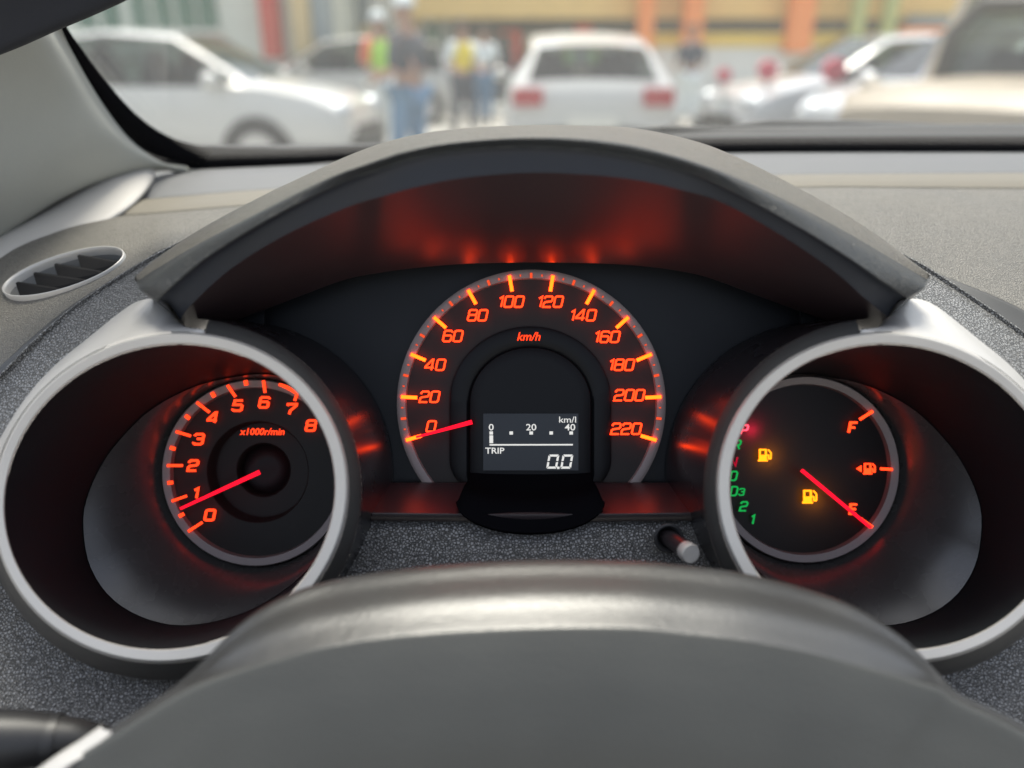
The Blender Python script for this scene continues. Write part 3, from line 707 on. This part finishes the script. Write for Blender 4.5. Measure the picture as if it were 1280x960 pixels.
# ------------------------------------------------------------------ steering wheel (upper rim), trim and stalk
wheel = thing('steering_wheel', 'dark leather steering wheel rim arching across the bottom in front of the gauges', 'steering wheel', P(690, 1300, .28))
sil = [(-330, 1450), (-180, 1160), (-60, 1035), (60, 958), (136, 911), (225, 853), (300, 780), (358, 744), (417, 725), (515, 710), (651, 700), (780, 701), (858, 707), (936, 718), (1014, 738), (1073, 761), (1131, 799), (1178, 848), (1202, 869), (1280, 906), (1400, 985), (1510, 1130), (1640, 1430)]
crs = [(-322, 1455), (-172, 1166), (-54, 1042), (64, 965), (140, 919), (232, 862), (300, 836), (358, 820), (417, 807), (515, 794), (651, 786), (780, 785), (858, 792), (936, 801), (1014, 816), (1073, 831), (1131, 847), (1174, 860), (1198, 876), (1274, 913), (1394, 991), (1504, 1136), (1632, 1435)]
def dcl(i, a, b):
    u = max(0., 1 - abs(i - 11) / 7.); return b + (a - b) * min(1., u * 1.8)
Wc = Vector((690., 1500.))
def inward(i, amt, d):
    p = Vector(crs[i]); q = (Wc - p).normalized() * amt; return (p.x + q.x, p.y + q.y, d)
K = range(len(sil))
def at(i, u, d): return (sil[i][0] + (crs[i][0] - sil[i][0]) * u, sil[i][1] + (crs[i][1] - sil[i][1]) * u, d)
def off(i, amt, d):
    q = (Wc - Vector(sil[i])).normalized() * amt; return (sil[i][0] + q.x, sil[i][1] + q.y, d)
Wr = [[off(i, 60, dcl(i, .350, .33)) for i in K], [off(i, 14, dcl(i, .338, .314)) for i in K], [at(i, 0, dcl(i, .327, .304)) for i in K],
      [at(i, .25, dcl(i, .316, .301)) for i in K], [at(i, .5, dcl(i, .3055, .298)) for i in K], [at(i, .75, dcl(i, .2985, .2955)) for i in K], [at(i, .96, dcl(i, .2925, .293)) for i in K]]
Wf = [[at(i, 1., dcl(i, .2915, .292)) for i in K], [inward(i, 8, dcl(i, .2905, .290)) for i in K], [inward(i, 40, .2875) for i in K], [inward(i, 90, .284) for i in K], [inward(i, 170, .281) for i in K], [inward(i, 260, .283) for i in K], [inward(i, 300, .297) for i in K], [inward(i, 290, .327) for i in K], [inward(i, 200, .347) for i in K], Wr[0]]
NW = 200
ra = [px_row(r, NW) for r in Wr]; rf = [px_row(r, NW) for r in Wf]
v, f = grid(smooth_rows(ra + [rf[0]], 5)); mesh('rim_top', v, f, M['rim'], wheel)
v, f = grid(smooth_rows(rf, 5)); mesh('rim_face', v, f, M['rim_face'], wheel)
ta = [P(126, 908, .30), P(95, 930, .297), P(40, 968, .293), (P(-60, 1060, .29))]; tb = [P(142, 914, .296), P(118, 938, .292), P(72, 970, .288), P(-20, 1075, .285)]
ta, tb = catmull(ta, 30), catmull(tb, 30)
v, f = grid(smooth_rows([[p + FW * .006 for p in ta], ta, [p.lerp(q, .5) - FW * .001 for p, q in zip(ta, tb)], tb, [p + FW * .006 for p in tb]], 3)); mesh('spoke_trim', v, f, M['silver'], wheel)
st = thing('indicator_stalk', 'black control stalk behind the wheel at the lower left corner', 'stalk', P(0, 930, .33))
mesh('lever', *tube([P(-160, 930, .31), P(-60, 925, .318), P(30, 925, .325), P(85, 925, .33), P(150, 940, .335)], [.012, .0125, .0115, .009, .0085], 28), M['black'], st)
mesh('collar', *tube([P(60, 926, .328), P(75, 925, .329)], [.0108, .0105], 28), M['black'], st, sharp=40)

# ------------------------------------------------------------------ windscreen, pillar, lining, wiper
ws = thing('windscreen', 'raked clear windscreen with a black border above the dashboard', 'windscreen', P(640, 190, .66))
base = px_row([(-250, 214, .668), (200, 209, .668), (440, 201, .668), (640, 194, .668), (900, 188, .668), (1280, 188, .668), (1650, 190, .668)], 60)
topw = [Vector((p.x * .86, .16, CAM.z + .34)) for p in base]
ns = (topw[30] - base[30]).cross(RX).normalized()
v, f = grid(smooth_rows([base, [p.lerp(q, .33) + ns * .02 * (1 if ns.z > 0 else -1) for p, q in zip(base, topw)], [p.lerp(q, .66) + ns * .02 * (1 if ns.z > 0 else -1) for p, q in zip(base, topw)], topw], 10))
solid(mesh('glass_pane', v, f, M['glass'], ws), .004, 0)
bu = px_row([(-250, 180, .662), (200, 183, .662), (365, 187, .662), (440, 184, .662), (640, 178, .662), (900, 173, .662), (1280, 171, .662), (1650, 171, .662)], 60)
bl = px_row([(-250, 217, .654), (200, 212, .654), (365, 205, .654), (440, 201, .654), (640, 196, .654), (900, 190, .654), (1280, 189, .654), (1650, 191, .654)], 60)
v, f = grid([bu, bl]); solid(mesh('black_border', v, f, M['frit'], ws), .002, 0)
pe = [(40, 0, .50), (58, 25, .515), (74, 50, .53), (112, 115, .565), (150, 163, .60), (190, 193, .63), (250, 206, .655)]
po = [(62, 0, .505), (78, 24, .52), (92, 47, .535), (132, 102, .57), (175, 147, .605), (214, 172, .635), (262, 186, .66)]
pa, pb = px_row(pe, 50), px_row(po, 50)
v, f = grid([pa, [p.lerp(q, .5) for p, q in zip(pa, pb)], pb]); solid(mesh('side_border', v, f, M['frit'], ws), .004, 0)
pil = thing('pillar_trim', 'greenish grey fabric covered pillar beside the windscreen at the left edge', 'pillar trim', P(60, 220, .6))
e1 = px_row([(50, 0, .497), (62, 22, .507), (74, 48, .52), (112, 114, .555), (152, 167, .59), (194, 200, .62), (240, 213, .645)], 50)
e2 = px_row([(20, -30, .46), (38, 20, .475), (56, 52, .49), (90, 118, .53), (128, 170, .565), (160, 207, .60), (196, 214, .635)], 50)
e3 = px_row([(-60, 10, .44), (-55, 60, .445), (-50, 110, .45), (-40, 195, .465), (-25, 268, .49), (14, 289, .535), (84, 228, .60)], 50)
e4 = px_row([(-160, 20, .43), (-160, 80, .43), (-160, 150, .43), (-160, 230, .43), (-160, 330, .44), (-100, 360, .47), (-20, 325, .53)], 50)
v, f = grid(smooth_rows([[p + FW * .012 for p in e1], e1, e2, [p.lerp(q, .5) - FW * .008 for p, q in zip(e2, e3)], e3, e4], 6)); solid(mesh('pillar_cover', v, f, M['pillar'], pil), .003)
lin_ = thing('roof_lining', 'dark padded roof edge crossing the upper left corner', 'roof lining', P(40, 10, .42))
l1 = px_row([(-260, 150, .40), (-120, 108, .41), (0, 64, .42), (60, 38, .425), (108, 18, .43), (155, -4, .435), (220, -40, .44), (300, -100, .44)], 60)
l2 = [p + UP * .010 - FW * .012 for p in l1]; l3 = [Vector((p.x - .01, p.y - .035, p.z + .05)) for p in l1]; l4 = [Vector((p.x - .02, p.y - .06, p.z + .12)) for p in l1]
v, f = grid(smooth_rows([[p + FW * .012 + UP * .006 for p in l1], l1, l2, l3, l4], 5)); solid(mesh('lining_panel', v, f, M['lining'], lin_), .006)

wip = thing('wiper', 'black windscreen wiper resting along the foot of the glass', 'wiper', P(1000, 165, .72))
mesh('blade', *tube([P(788, 162, .71), P(830, 160, .71), P(900, 163, .71), P(1010, 165, .71), P(1150, 165, .712), P(1400, 166, .715)], [.0008, .0026, .003, .0034, .0036, .0036], 10), M['rubber'], wip)
mesh('arm', *tube([P(905, 158, .725), P(960, 155, .735), P(1060, 158, .74), P(1250, 168, .745)], [.0012, .004, .006, .007], 12), M['rubber'], wip)
cw = thing('cowl', 'grey plastic cowl between the windscreen and the bonnet', 'cowl', P(1000, 172, .73))
k1 = px_row([(-250, 190, .73), (240, 187, .73), (460, 186, .73), (640, 180, .73), (870, 167, .72), (1000, 164, .72), (1280, 161, .72), (1700, 162, .72)], 60)
k2 = px_row([(-250, 225, .70), (240, 210, .70), (460, 204, .70), (640, 196, .70), (870, 186, .69), (1000, 184, .69), (1280, 182, .69), (1700, 184, .69)], 60)
v, f = grid(smooth_rows([[p + FW * .04 - UP * .02 for p in k1], k1, [p.lerp(q, .5) + UP * .002 for p, q in zip(k1, k2)], k2], 4)); solid(mesh('cowl_panel', v, f, M['cowl'], cw), .003)
mesh('cowl_end', *tube([P(246, 196, .69), P(275, 189, .695), P(310, 189, .70), P(368, 196, .70), P(372, 200, .70)], [.004, .0042, .0036, .0045, .003], 12), M['rubber'], cw)

# ================================================================== OUTSIDE
M['ground'] = vary(principled('concrete_yard', (.34, .33, .30), .8), .8, .2, .05)
gm = mesh('ground', [(-300, -40, 0), (300, -40, 0), (300, 500, 0), (-300, 500, 0)], [(0, 1, 2, 3)], M['ground']); gm['kind'] = 'structure'
def paint(name, c, rough=.3): return vary(principled(name, c, rough, 0, .5, .6), 3, .04, .03)
M['white_paint'] = paint('white_paint', (.50, .50, .48)); M['pearl_paint'] = paint('pearl_paint', (.40, .395, .37)); M['silver_paint'] = principled('silver_paint', (.46, .47, .48), .3, .35, .5, .5)
M['tan_paint'] = vary(principled('tan_paint', (.25, .21, .155), .5), 4, .25); M['grey_paint'] = paint('grey_paint', (.42, .43, .44))
M['dark_glass'] = glassy('tinted_glass', (.42, .47, .45), 1.5, .02); M['tyre'] = principled('tyre', (.025, .025, .026), .8); M['alloy'] = principled('alloy', (.5, .5, .5), .35, .8)
M['lamp_red'] = principled('tail_lens', (.35, .02, .03), .2); M['lamp_clear'] = principled('head_lens', (.55, .58, .6), .1, .3); M['plate'] = principled('plate', (.6, .6, .55), .5)
for n_, c_, r_2 in (('ochre', (.78, .54, .20), .6), ('orange', (.86, .27, .07), .5), ('yellow', (.74, .52, .10), .6), ('dkint', (.07, .08, .09), .8), ('palewall', (.60, .64, .57), .8), ('whitewall', (.74, .74, .69), .8),
                    ('redp', (.50, .06, .04), .6), ('cream', (.60, .46, .24), .7), ('greyp', (.26, .30, .30), .7), ('greenglass', (.06, .15, .11), .2), ('red', (.50, .08, .11), .8), ('limep', (.42, .45, .18), .6),
                    ('hivis', (.35, .62, .08), .8), ('yvest', (.70, .55, .05), .8), ('skin', (.33, .19, .13), .6), ('navy', (.05, .06, .08), .9), ('jeans', (.10, .19, .30), .9), ('hair', (.02, .017, .015), .7), ('whitecloth', (.65, .70, .70), .9), ('orangecloth', (.65, .13, .05), .9)):
    M[n_] = vary(principled(n_, c_, r_2), 2.5 if n_ in ('ochre', 'palewall', 'whitewall') else 8, .12, .05)

SEDAN = [(-2.22, .55, .62), (-2.20, .80, .68), (-2.05, 1.00, .70), (-1.72, 1.03, .70), (-.95, 1.40, .56), (-.25, 1.47, .57), (.45, 1.42, .56), (1.20, 1.0, .68), (1.85, .88, .66), (2.12, .76, .62), (2.2, .52, .58)]
HATCH = [(-1.95, .55, .66), (-1.93, .90, .70), (-1.85, 1.02, .70), (-1.62, 1.44, .58), (-.9, 1.53, .58), (-.2, 1.54, .58), (.5, 1.46, .57), (1.25, 1.02, .68), (1.75, .90, .66), (1.95, .76, .62), (2.0, .52, .58)]
COMPACT = [(-1.95, .55, .66), (-1.93, .88, .70), (-1.86, 1.00, .70), (-1.60, 1.32, .58), (-.9, 1.44, .58), (-.2, 1.46, .58), (.5, 1.40, .57), (1.25, 1.0, .68), (1.75, .88, .66), (1.95, .74, .62), (2.0, .52, .58)]
JEEP = [(-1.9, .6, .76), (-1.88, 1.05, .78), (-1.86, 1.10, .78), (-1.80, 1.72, .70), (-.9, 1.74, .70), (-.1, 1.74, .70), (.25, 1.70, .68), (.55, 1.10, .74), (1.6, 1.05, .72), (1.75, .95, .70), (1.8, .60, .70)]


def car(name, label, loc, heading, prof, paintm, width=.86, group=None, rear_lamp=None, cat='car', sc=1.):
    """heading: direction the nose points, radians from +X"""
    root = thing(name, label, cat, loc, group)
    R = Matrix.Rotation(heading, 4, 'Z'); T = lambda x, y, z: Vector(loc) + R @ Vector((x, y, z)) * sc
    xs = [p[0] for p in prof]; dense = []
    for k in range(len(prof) - 1):
        for u in ((0, .34, .67) if k < len(prof) - 2 else (0, .34, .67, 1)):
            c_ = catmull([Vector((*prof[max(0, min(len(prof) - 1, k + j))],)) for j in (-1, 0, 1, 2)], 4)
            a, b = Vector(prof[k]), Vector(prof[k + 1]); dense.append((a.lerp(b, u), k))
    def section(p):
        x, zr, wr = p; end = max(abs(x) - (max(xs) - .35), 0) / .35; wv = width * (1 - .16 * min(1, end) ** 2)
        zb = min(.96 if prof is not JEEP else 1.08, zr - .02); wr2 = min(wr, wv)
        return [(wv * .90, .24), (wv * .97, .36), (wv, .58), (wv * .985, min(.82, zb - .06)), (wv * .955, zb), (wr2 * 1.04, zr - .03), (wr2 * .93, zr), (wr2 * .5, zr + .02), (0, zr + .025)]
    body_v, body_f, gl = [], [], {}
    rows = [section(p) for p, k in dense]; m = len(rows[0])
    for s in (1, -1):
        base_i = len(body_v)
        for (p, k), r in zip(dense, rows): body_v += [T(p.x, s * y, z) for y, z in r]
        for i in range(len(dense) - 1):
            k = dense[i][1]
            for j in range(m - 1):
                q = (base_i + i * m + j, base_i + i * m + j + 1, base_i + (i + 1) * m + j + 1, base_i + (i + 1) * m + j)
                tgt = None
                if j == 4 and 3 <= k <= 6 and prof[k][1] > 1.05 and prof[k + 1][1] > 1.05 - (.2 if k in (3, 6) else 0): tgt = 'side_window'
                if j >= 6 and k == 6: tgt = 'windscreen_glass'
                if j >= 6 and k == (3 if prof is SEDAN else 2): tgt = 'rear_window'
                if tgt: gl.setdefault((tgt, (s, k > 4) if tgt == 'side_window' else 0), []).append(q)
                else: body_f.append(q)
    body = mesh('body', body_v, body_f, paintm, root, sharp=35)
    for (nm, _), fs in gl.items():
        if fs: mesh(nm, body_v, fs, M['dark_glass'], root)
    for x_, y_ in ((.25, .36), (.25, -.36), (-.75, .36), (-.75, -.36)):
        mesh('seat', *join([box(T(x_ - .12, y_, .85), .16 * sc, .46 * sc, .60 * sc, heading), box(T(x_ - .13, y_, 1.20), .1 * sc, .24 * sc, .16 * sc, heading), box(T(x_ + .08, y_, .55), .5 * sc, .48 * sc, .16 * sc, heading)]), M['black'], root)
    mesh('cabin_floor', *box(T(-.1, 0, .42), 2.9 * sc, width * 1.7 * sc, .05, heading), M['black'], root, smooth=False)
    for s in (1, -1):       # door pillar, mirror, handle
        mesh('door_pillar', *join([box(T(.02, s * (width * .955 + .57) / 2, 1.2), .09, .30, .03, heading)]), M['black'], root, smooth=False) if prof is not JEEP else None
        mesh('mirror', *tube([T(.95, s * width * .93, 1.0), T(.93, s * (width + .10), 1.02), T(.92, s * (width + .16), 1.02)], [.03, .09, .05], 10), paintm, root)
        mesh('door_handle', *box(T(-.35, s * (width * .99), .82), .18, .03, .03, heading), M['alloy'], root, smooth=False)
    wb = 1.3 if prof not in (HATCH, COMPACT) else 1.22
    for x in (wb, -wb):
        for s in (1, -1):
            c = T(x, s * (width - .08), .32); ax = R @ Vector((0, 1, 0))
            mesh('wheel_arch', *tube([c + ax * (s * .03), c + ax * (s * .088)], .375, 28), M['black'], root, sharp=40)
            wo = mesh('wheel', *tube([c - ax * .10, c - ax * .08 , c + ax * (s * .09), c + ax * (s * .105)], [.29, .315, .315, .285], 28), M['tyre'], root, sharp=40)
            mesh('rim', *tube([c + ax * (s * .09), c + ax * (s * .118), c + ax * (s * .112)], [.215, .21, .05], 24), M['alloy'], wo, sharp=30)
    xe, xf = prof[0][0], prof[-1][0]
    for s in (1, -1):
        mesh('tail_light', *join([box(T(xe + .02, s * width * .74, .86), .12, .30, .16, heading)]), M['lamp_red'], root, smooth=False)
        mesh('headlight', *tube([T(xf - .30, s * width * .72, .74), T(xf - .1, s * width * .66, .72), T(xf - .04, s * width * .62, .70)], [.08, .11, .06], 12), M['lamp_clear'], root)
    mesh('number_plate', *box(T(xe - .02, 0, .62), .03, .5, .14, heading), M['plate'], root, smooth=False)
    mesh('bumper', *box(T(xe - .01, 0, .40), .1, width * 1.6, .12, heading), M['black'], root, smooth=False)
    mesh('grille', *box(T(xf - .02, 0, .52), .06, .9, .14, heading), M['black'], root, smooth=False)
    return root


GP = 'cars parked in the yard'
car('parked_car', 'white saloon in side view with its nose towards the middle, behind the left pillar', G(226, 9.0), rad(-6), SEDAN, M['white_paint'], group=GP)
car('parked_car', 'white car seen from behind just above the instrument hood, with red tail lights', G(720, 10.1), rad(90), COMPACT, M['white_paint'], .88, GP)
car('parked_car', 'pearl white car between the white saloon and the man in jeans', G(440, 15.5), rad(200), HATCH, M['pearl_paint'], group=GP)
car('parked_car', 'pale grey car with a low bonnet behind the silver car', G(1090, 10.4), rad(192), SEDAN, M['grey_paint'], group=GP)
car('parked_car', 'silver car with dark side window just left of the tan off-road car', G(1240, 8.2), rad(200), HATCH, M['silver_paint'], group=GP)
jp = car('parked_car', 'tan off-road car with a broad bonnet, nearest of the cars, at the right edge', G(1288, 5.9), rad(222), JEEP, M['tan_paint'], .84, GP)
def jpt(x, y, z): return Vector(jp.location) + Matrix.Rotation(rad(222), 4, 'Z') @ Vector((x, y, z))
mesh('roll_hoop', *tube([jpt(.62, .62, 1.05), jpt(.52, .62, 1.38), jpt(.42, .5, 1.56), jpt(.42, -.5, 1.56), jpt(.52, -.62, 1.38), jpt(.62, -.62, 1.05)], .05, 14), M['black'], jp)
mesh('spare_wheel', *tube([jpt(.5, .80, 1.12), jpt(.5, .86, 1.12), jpt(.5, .97, 1.12), jpt(.5, 1.0, 1.12)], [.16, .2, .2, .16], 24), M['tyre'], jp)

# ---- buildings
lb = thing('shop_building', 'pale grey green building with green windows behind the white saloon', 'building', G(250, 17.))
def wbox(name, px0, px1, z0, z1, depth, dep, mat, parent, **k):
    a, b = G(px0, depth), G(px1, depth); y = a.y; 
    return mesh(name, *box(((a.x + b.x) / 2, y + dep / 2, (z0 + z1) / 2), b.x - a.x, dep, z1 - z0), mat, parent, smooth=False)
wbox('wall', -260, 420, 0, 7, 17., 5, M['palewall'], lb)
for x0 in (185, 212, 240, 266, 120, 150):
    fr = wbox('window', x0, x0 + 21, 1.72, 3.4, 16.95, .12, M['greenglass'], lb); wbox('frame', x0 - 1.5, x0 + 22.5, 1.64, 1.72, 16.9, .2, M['whitewall'], fr)
for x0, mt, lo in ((338, 'redp', 1.18), (376, 'cream', 1.0), (401, 'greyp', 0)):
    wbox('column', x0, x0 + 22, lo, 6, 16.3, .35, M[mt], lb)
wbox('plinth', 325, 425, 0, 1.08, 16.4, .5, M['whitewall'], lb)
mb = thing('kiosk', 'pale kiosk with a cream front behind the people', 'kiosk', G(480, 20.))
wbox('wall', 424, 545, 0, 6, 20., 3, M['whitewall'], mb); wbox('shutter', 432, 470, .6, 2.6, 19.95, .2, M['greyp'], mb); wbox('door', 505, 530, 0, 2.9, 19.95, .2, M['cream'], mb); wbox('post', 566 - 22, 566, 0, 6, 19.8, .4, M['greyp'], mb)
cb_ = thing('market_hall', 'ochre fronted open hall with orange columns across the back', 'building', G(900, 19.))
wbox('fascia', 520, 1700, 2.02, 5.5, 19., .4, M['ochre'], cb_); wbox('dark_band', 1115, 1700, 1.82, 2.08, 18.9, .3, M['greyp'], cb_); wbox('back_wall', 520, 1700, 0, 5.3, 21.5, .3, M['dkint'], cb_)
wbox('low_wall', 800, 1700, 0, 1.42, 18.8, .3, M['whitewall'], cb_); wbox('wall_cap', 800, 1700, 1.42, 1.70, 18.75, .4, M['yellow'], cb_); wbox('floor_slab', 570, 1700, 0, .12, 19.0, 2.5, M['whitewall'], cb_)
for x0, wd in ((793, 18), (848, 22), (975, 28)): wbox('column', x0, x0 + wd, 1.3, 5.4, 18.4, .45, M['orange'], cb_)
for x0 in (1050, 1088): wbox('column', x0, x0 + 14, .5, 5.4, 18.3, .3, M['limep'], cb_)
wbox('orange_board', 1110, 1175, 1.5, 1.8, 18.2, .2, M['orange'], cb_)
for x0, x1, mt in ((600, 640, 'dkint'), (655, 690, 'greyp'), (700, 760, 'dkint')): wbox('stall_front', x0, x1, .2, 1.7, 20., .4, M[mt], cb_)
for k_ in range(16):
    xg = 590 + k_ * 42 + random.uniform(-8, 8); zg = random.uniform(1.55, 1.95)
    wbox('stall_goods', xg, xg + random.uniform(10, 26), .9, zg, 19.9 + random.uniform(0, .8), .3, M[random.choice(('redp', 'whitecloth', 'limep', 'navy', 'greyp', 'yvest', 'greenglass'))], cb_)
for k_ in range(5):
    xg = 432 + k_ * 26; wbox('notice', xg, xg + random.uniform(8, 18), 1.3 + random.uniform(-.3, .3), 1.9, 19.93 - .1 * (k_ % 2) - .25, .05, M[random.choice(('redp', 'greenglass', 'cream', 'greyp'))], mb)
# ---- round red markers, dark bin
def marker(px, depth, zc, r, label):
    g = G(px, depth, zc); o = thing('red_marker', label, 'marker', (g.x, g.y, 0), 'red markers among the pale cars')
    mesh('post', *tube([(g.x, g.y, 0), (g.x, g.y, .04), (g.x, g.y, .05), (g.x, g.y, zc)], [.12, .11, .02, .02], 14), M['greyp'], o)
    mesh('disc', *tube([(g.x, g.y - .06, zc), (g.x, g.y - .05, zc), (g.x, g.y + .05, zc), (g.x, g.y + .06, zc)], [r * .9, r, r, r * .9], 28), M['red'], o)
marker(1043, 9.0, 1.09, .125, 'largest round red marker, right of the orange columns')
marker(960, 9.3, 1.08, .11, 'round red marker below the widest orange column')
marker(905, 9.6, 1.02, .08, 'smallest round red marker, left of the widest orange column')


# ------------------------------------------------------------------ people
def skin_mesh(name, joints, edges, mat, parent, root_i=0, sub=1):
    me = bpy.data.meshes.new(name); off = origin_of(parent)
    me.from_pydata([tuple(Vector(j[0]) - off) for j in joints], edges, []); me.update()
    o = link(name, me, mat, parent)
    if not me.skin_vertices: 
        bm = bmesh.new(); bm.from_mesh(me); bm.verts.layers.skin.verify(); bm.to_mesh(me); bm.free()
    for i, j in enumerate(joints):
        r = j[1]; me.skin_vertices[0].data[i].radius = (r, r) if not isinstance(r, tuple) else r; me.skin_vertices[0].data[i].use_root = (i == root_i)
    o.modifiers.new('skin', 'SKIN').use_smooth_shade = True
    s_ = o.modifiers.new('sub', 'SUBSURF'); s_.levels = sub; s_.render_levels = sub
    return o


def person(px, depth, heading, label, top, bottom, vest=None, cap=None, bend=.35, step=.1, h=1.72):
    g = G(px, depth); root = thing('person', label, 'person', (g.x, g.y, 0), 'people standing in the yard')
    R = Matrix.Rotation(heading, 4, 'Z'); k = h / 1.72
    T = lambda x, y, z: Vector((g.x, g.y, 0)) + R @ Vector((x, y, z)) * k     # x = forwards
    J, Ed = [], []
    def add(p, r, par=None):
        J.append((T(*p), r * k)); i = len(J) - 1
        if par is not None: Ed.append((par, i))
        return i
    pel = add((0, 0, .93), .125); sp1 = add((0, 0, 1.12), .12, pel); ch = add((.01, 0, 1.32), .13, sp1); nk = add((0, 0, 1.47), .055, ch); hd0 = add((.02, 0, 1.54), .07, nk); hd1 = add((.03, 0, 1.62), .088, hd0); hd2 = add((.02, 0, 1.69), .06, hd1)
    arms, legs = [], []
    for s in (1, -1):
        sh = add((0, s * .18, 1.39), .062, ch); el = add((-.03 + bend * .05, s * .25, 1.12), .044, sh); wr = add((.08 + bend * .35, s * .22, .93 + bend * .3), .03, el)
        d = (J[wr][0] - J[el][0]).normalized(); pm = len(J); J.append((J[wr][0] + d * .05 * k, .034 * k)); Ed.append((wr, pm))
        side = R @ Vector((0, 1, 0))
        for q, (o_, ln) in enumerate(((-.03, .075), (-.01, .085), (.01, .08), (.028, .065))):
            a = len(J); J.append((J[pm][0] + side * o_ * k + d * .035 * k, .010 * k)); J.append((J[pm][0] + side * o_ * 1.2 * k + d * ln * k - Vector((0, 0, .02)), .008 * k)); Ed += [(pm, a), (a, a + 1)]
        a = len(J); J.append((J[wr][0] + d * .04 * k - side * s * .04 * k, .011 * k)); Ed.append((pm, a))
        hp = add((0, s * .09, .88), .10, pel); kn_ = add((.03 + s * step * .4, s * .10, .50), .062, hp); an = add((-.02 + s * step, s * .10, .09), .042, kn_); ft = add((.14 + s * step, s * .11, .035), .036, an)
        arms.append((sh, el)); legs.append((hp, kn_, an))
    skin_mesh('body', J, Ed, M['skin'], root)
    def cloth(name, ids, mt, grow, edges):
        m_ = {i: n for n, i in enumerate(ids)}; skin_mesh(name, [(J[i][0], J[i][1] + grow) for i in ids], [(m_[a], m_[b]) for a, b in edges], M[mt], root)
    (s1, e1_), (s2, e2_) = arms; (h1_, k1_, a1_), (h2_, k2_, a2_) = legs
    cloth('shirt', [pel, sp1, ch, s1, e1_, s2, e2_], top, .016, [(pel, sp1), (sp1, ch), (ch, s1), (s1, e1_), (ch, s2), (s2, e2_)])
    cloth('trousers', [pel, h1_, k1_, a1_, h2_, k2_, a2_], bottom, .022, [(pel, h1_), (h1_, k1_), (k1_, a1_), (pel, h2_), (h2_, k2_), (k2_, a2_)])
    if vest: cloth('vest', [pel, sp1, ch, s1, s2], vest, .03, [(pel, sp1), (sp1, ch), (ch, s1), (ch, s2)])
    hc = T(.012, 0, 1.655)
    cap_v, cap_f = [], []
    rows = [[hc + R @ Vector((.105 * math.cos(t) * math.cos(q), .095 * math.sin(t) * math.cos(q), .02 + .10 * math.sin(q))) * k for t in [2 * math.pi * i / 16 for i in range(16)]] for q in (-.15, .3, .8, 1.2, 1.5)]
    mesh('cap' if cap else 'hair', *grid(rows, closed=True), M[cap or 'hair'], root)
    fx = [T(.118, y, 1.615) for y in (-.033, .033)]
    for p in fx: mesh('eye', *tube([p, p + R @ Vector((.008, 0, 0))], [.012, .006], 8), M['black'], root)
    mesh('nose', *tube([T(.115, 0, 1.61), T(.14, 0, 1.58), T(.115, 0, 1.572)], [.01, .014, .008], 8), M['skin'], root)
    for s in (1, -1): mesh('shoe', *tube([T(-.06 + s * step, s * .11, .05), T(.04 + s * step, s * .11, .05), T(.16 + s * step, s * .11, .035)], [.05, .055, .035], 10), M['black'], root)


person(517, 8.0, rad(150), 'man in dark shirt and blue jeans with a white cap, nearest of the people', 'navy', 'jeans', cap='whitecloth', bend=.35)
person(481, 10.8, rad(320), 'person in a lime green vest and orange shirt beside the man in jeans', 'orangecloth', 'whitecloth', vest='hivis', cap='whitecloth')
person(580, 13.0, rad(300), 'person in a yellow vest and dark trousers right of the man in jeans', 'whitecloth', 'navy', vest='yvest')
person(702, 14.5, rad(270), 'person in a lime vest seen through the windows of the white car, left one', 'whitecloth', 'navy', vest='hivis', h=1.62)
person(744, 14.8, rad(270), 'person in a lime vest seen through the windows of the white car, right one', 'whitecloth', 'navy', vest='hivis', h=1.62)
person(606, 15.5, rad(80), 'person in pale top and blue trousers left of the white car seen from behind', 'whitecloth', 'jeans')
person(857, 15.0, rad(100), 'person in a dark top and pale trousers below the second orange column', 'navy', 'whitecloth')
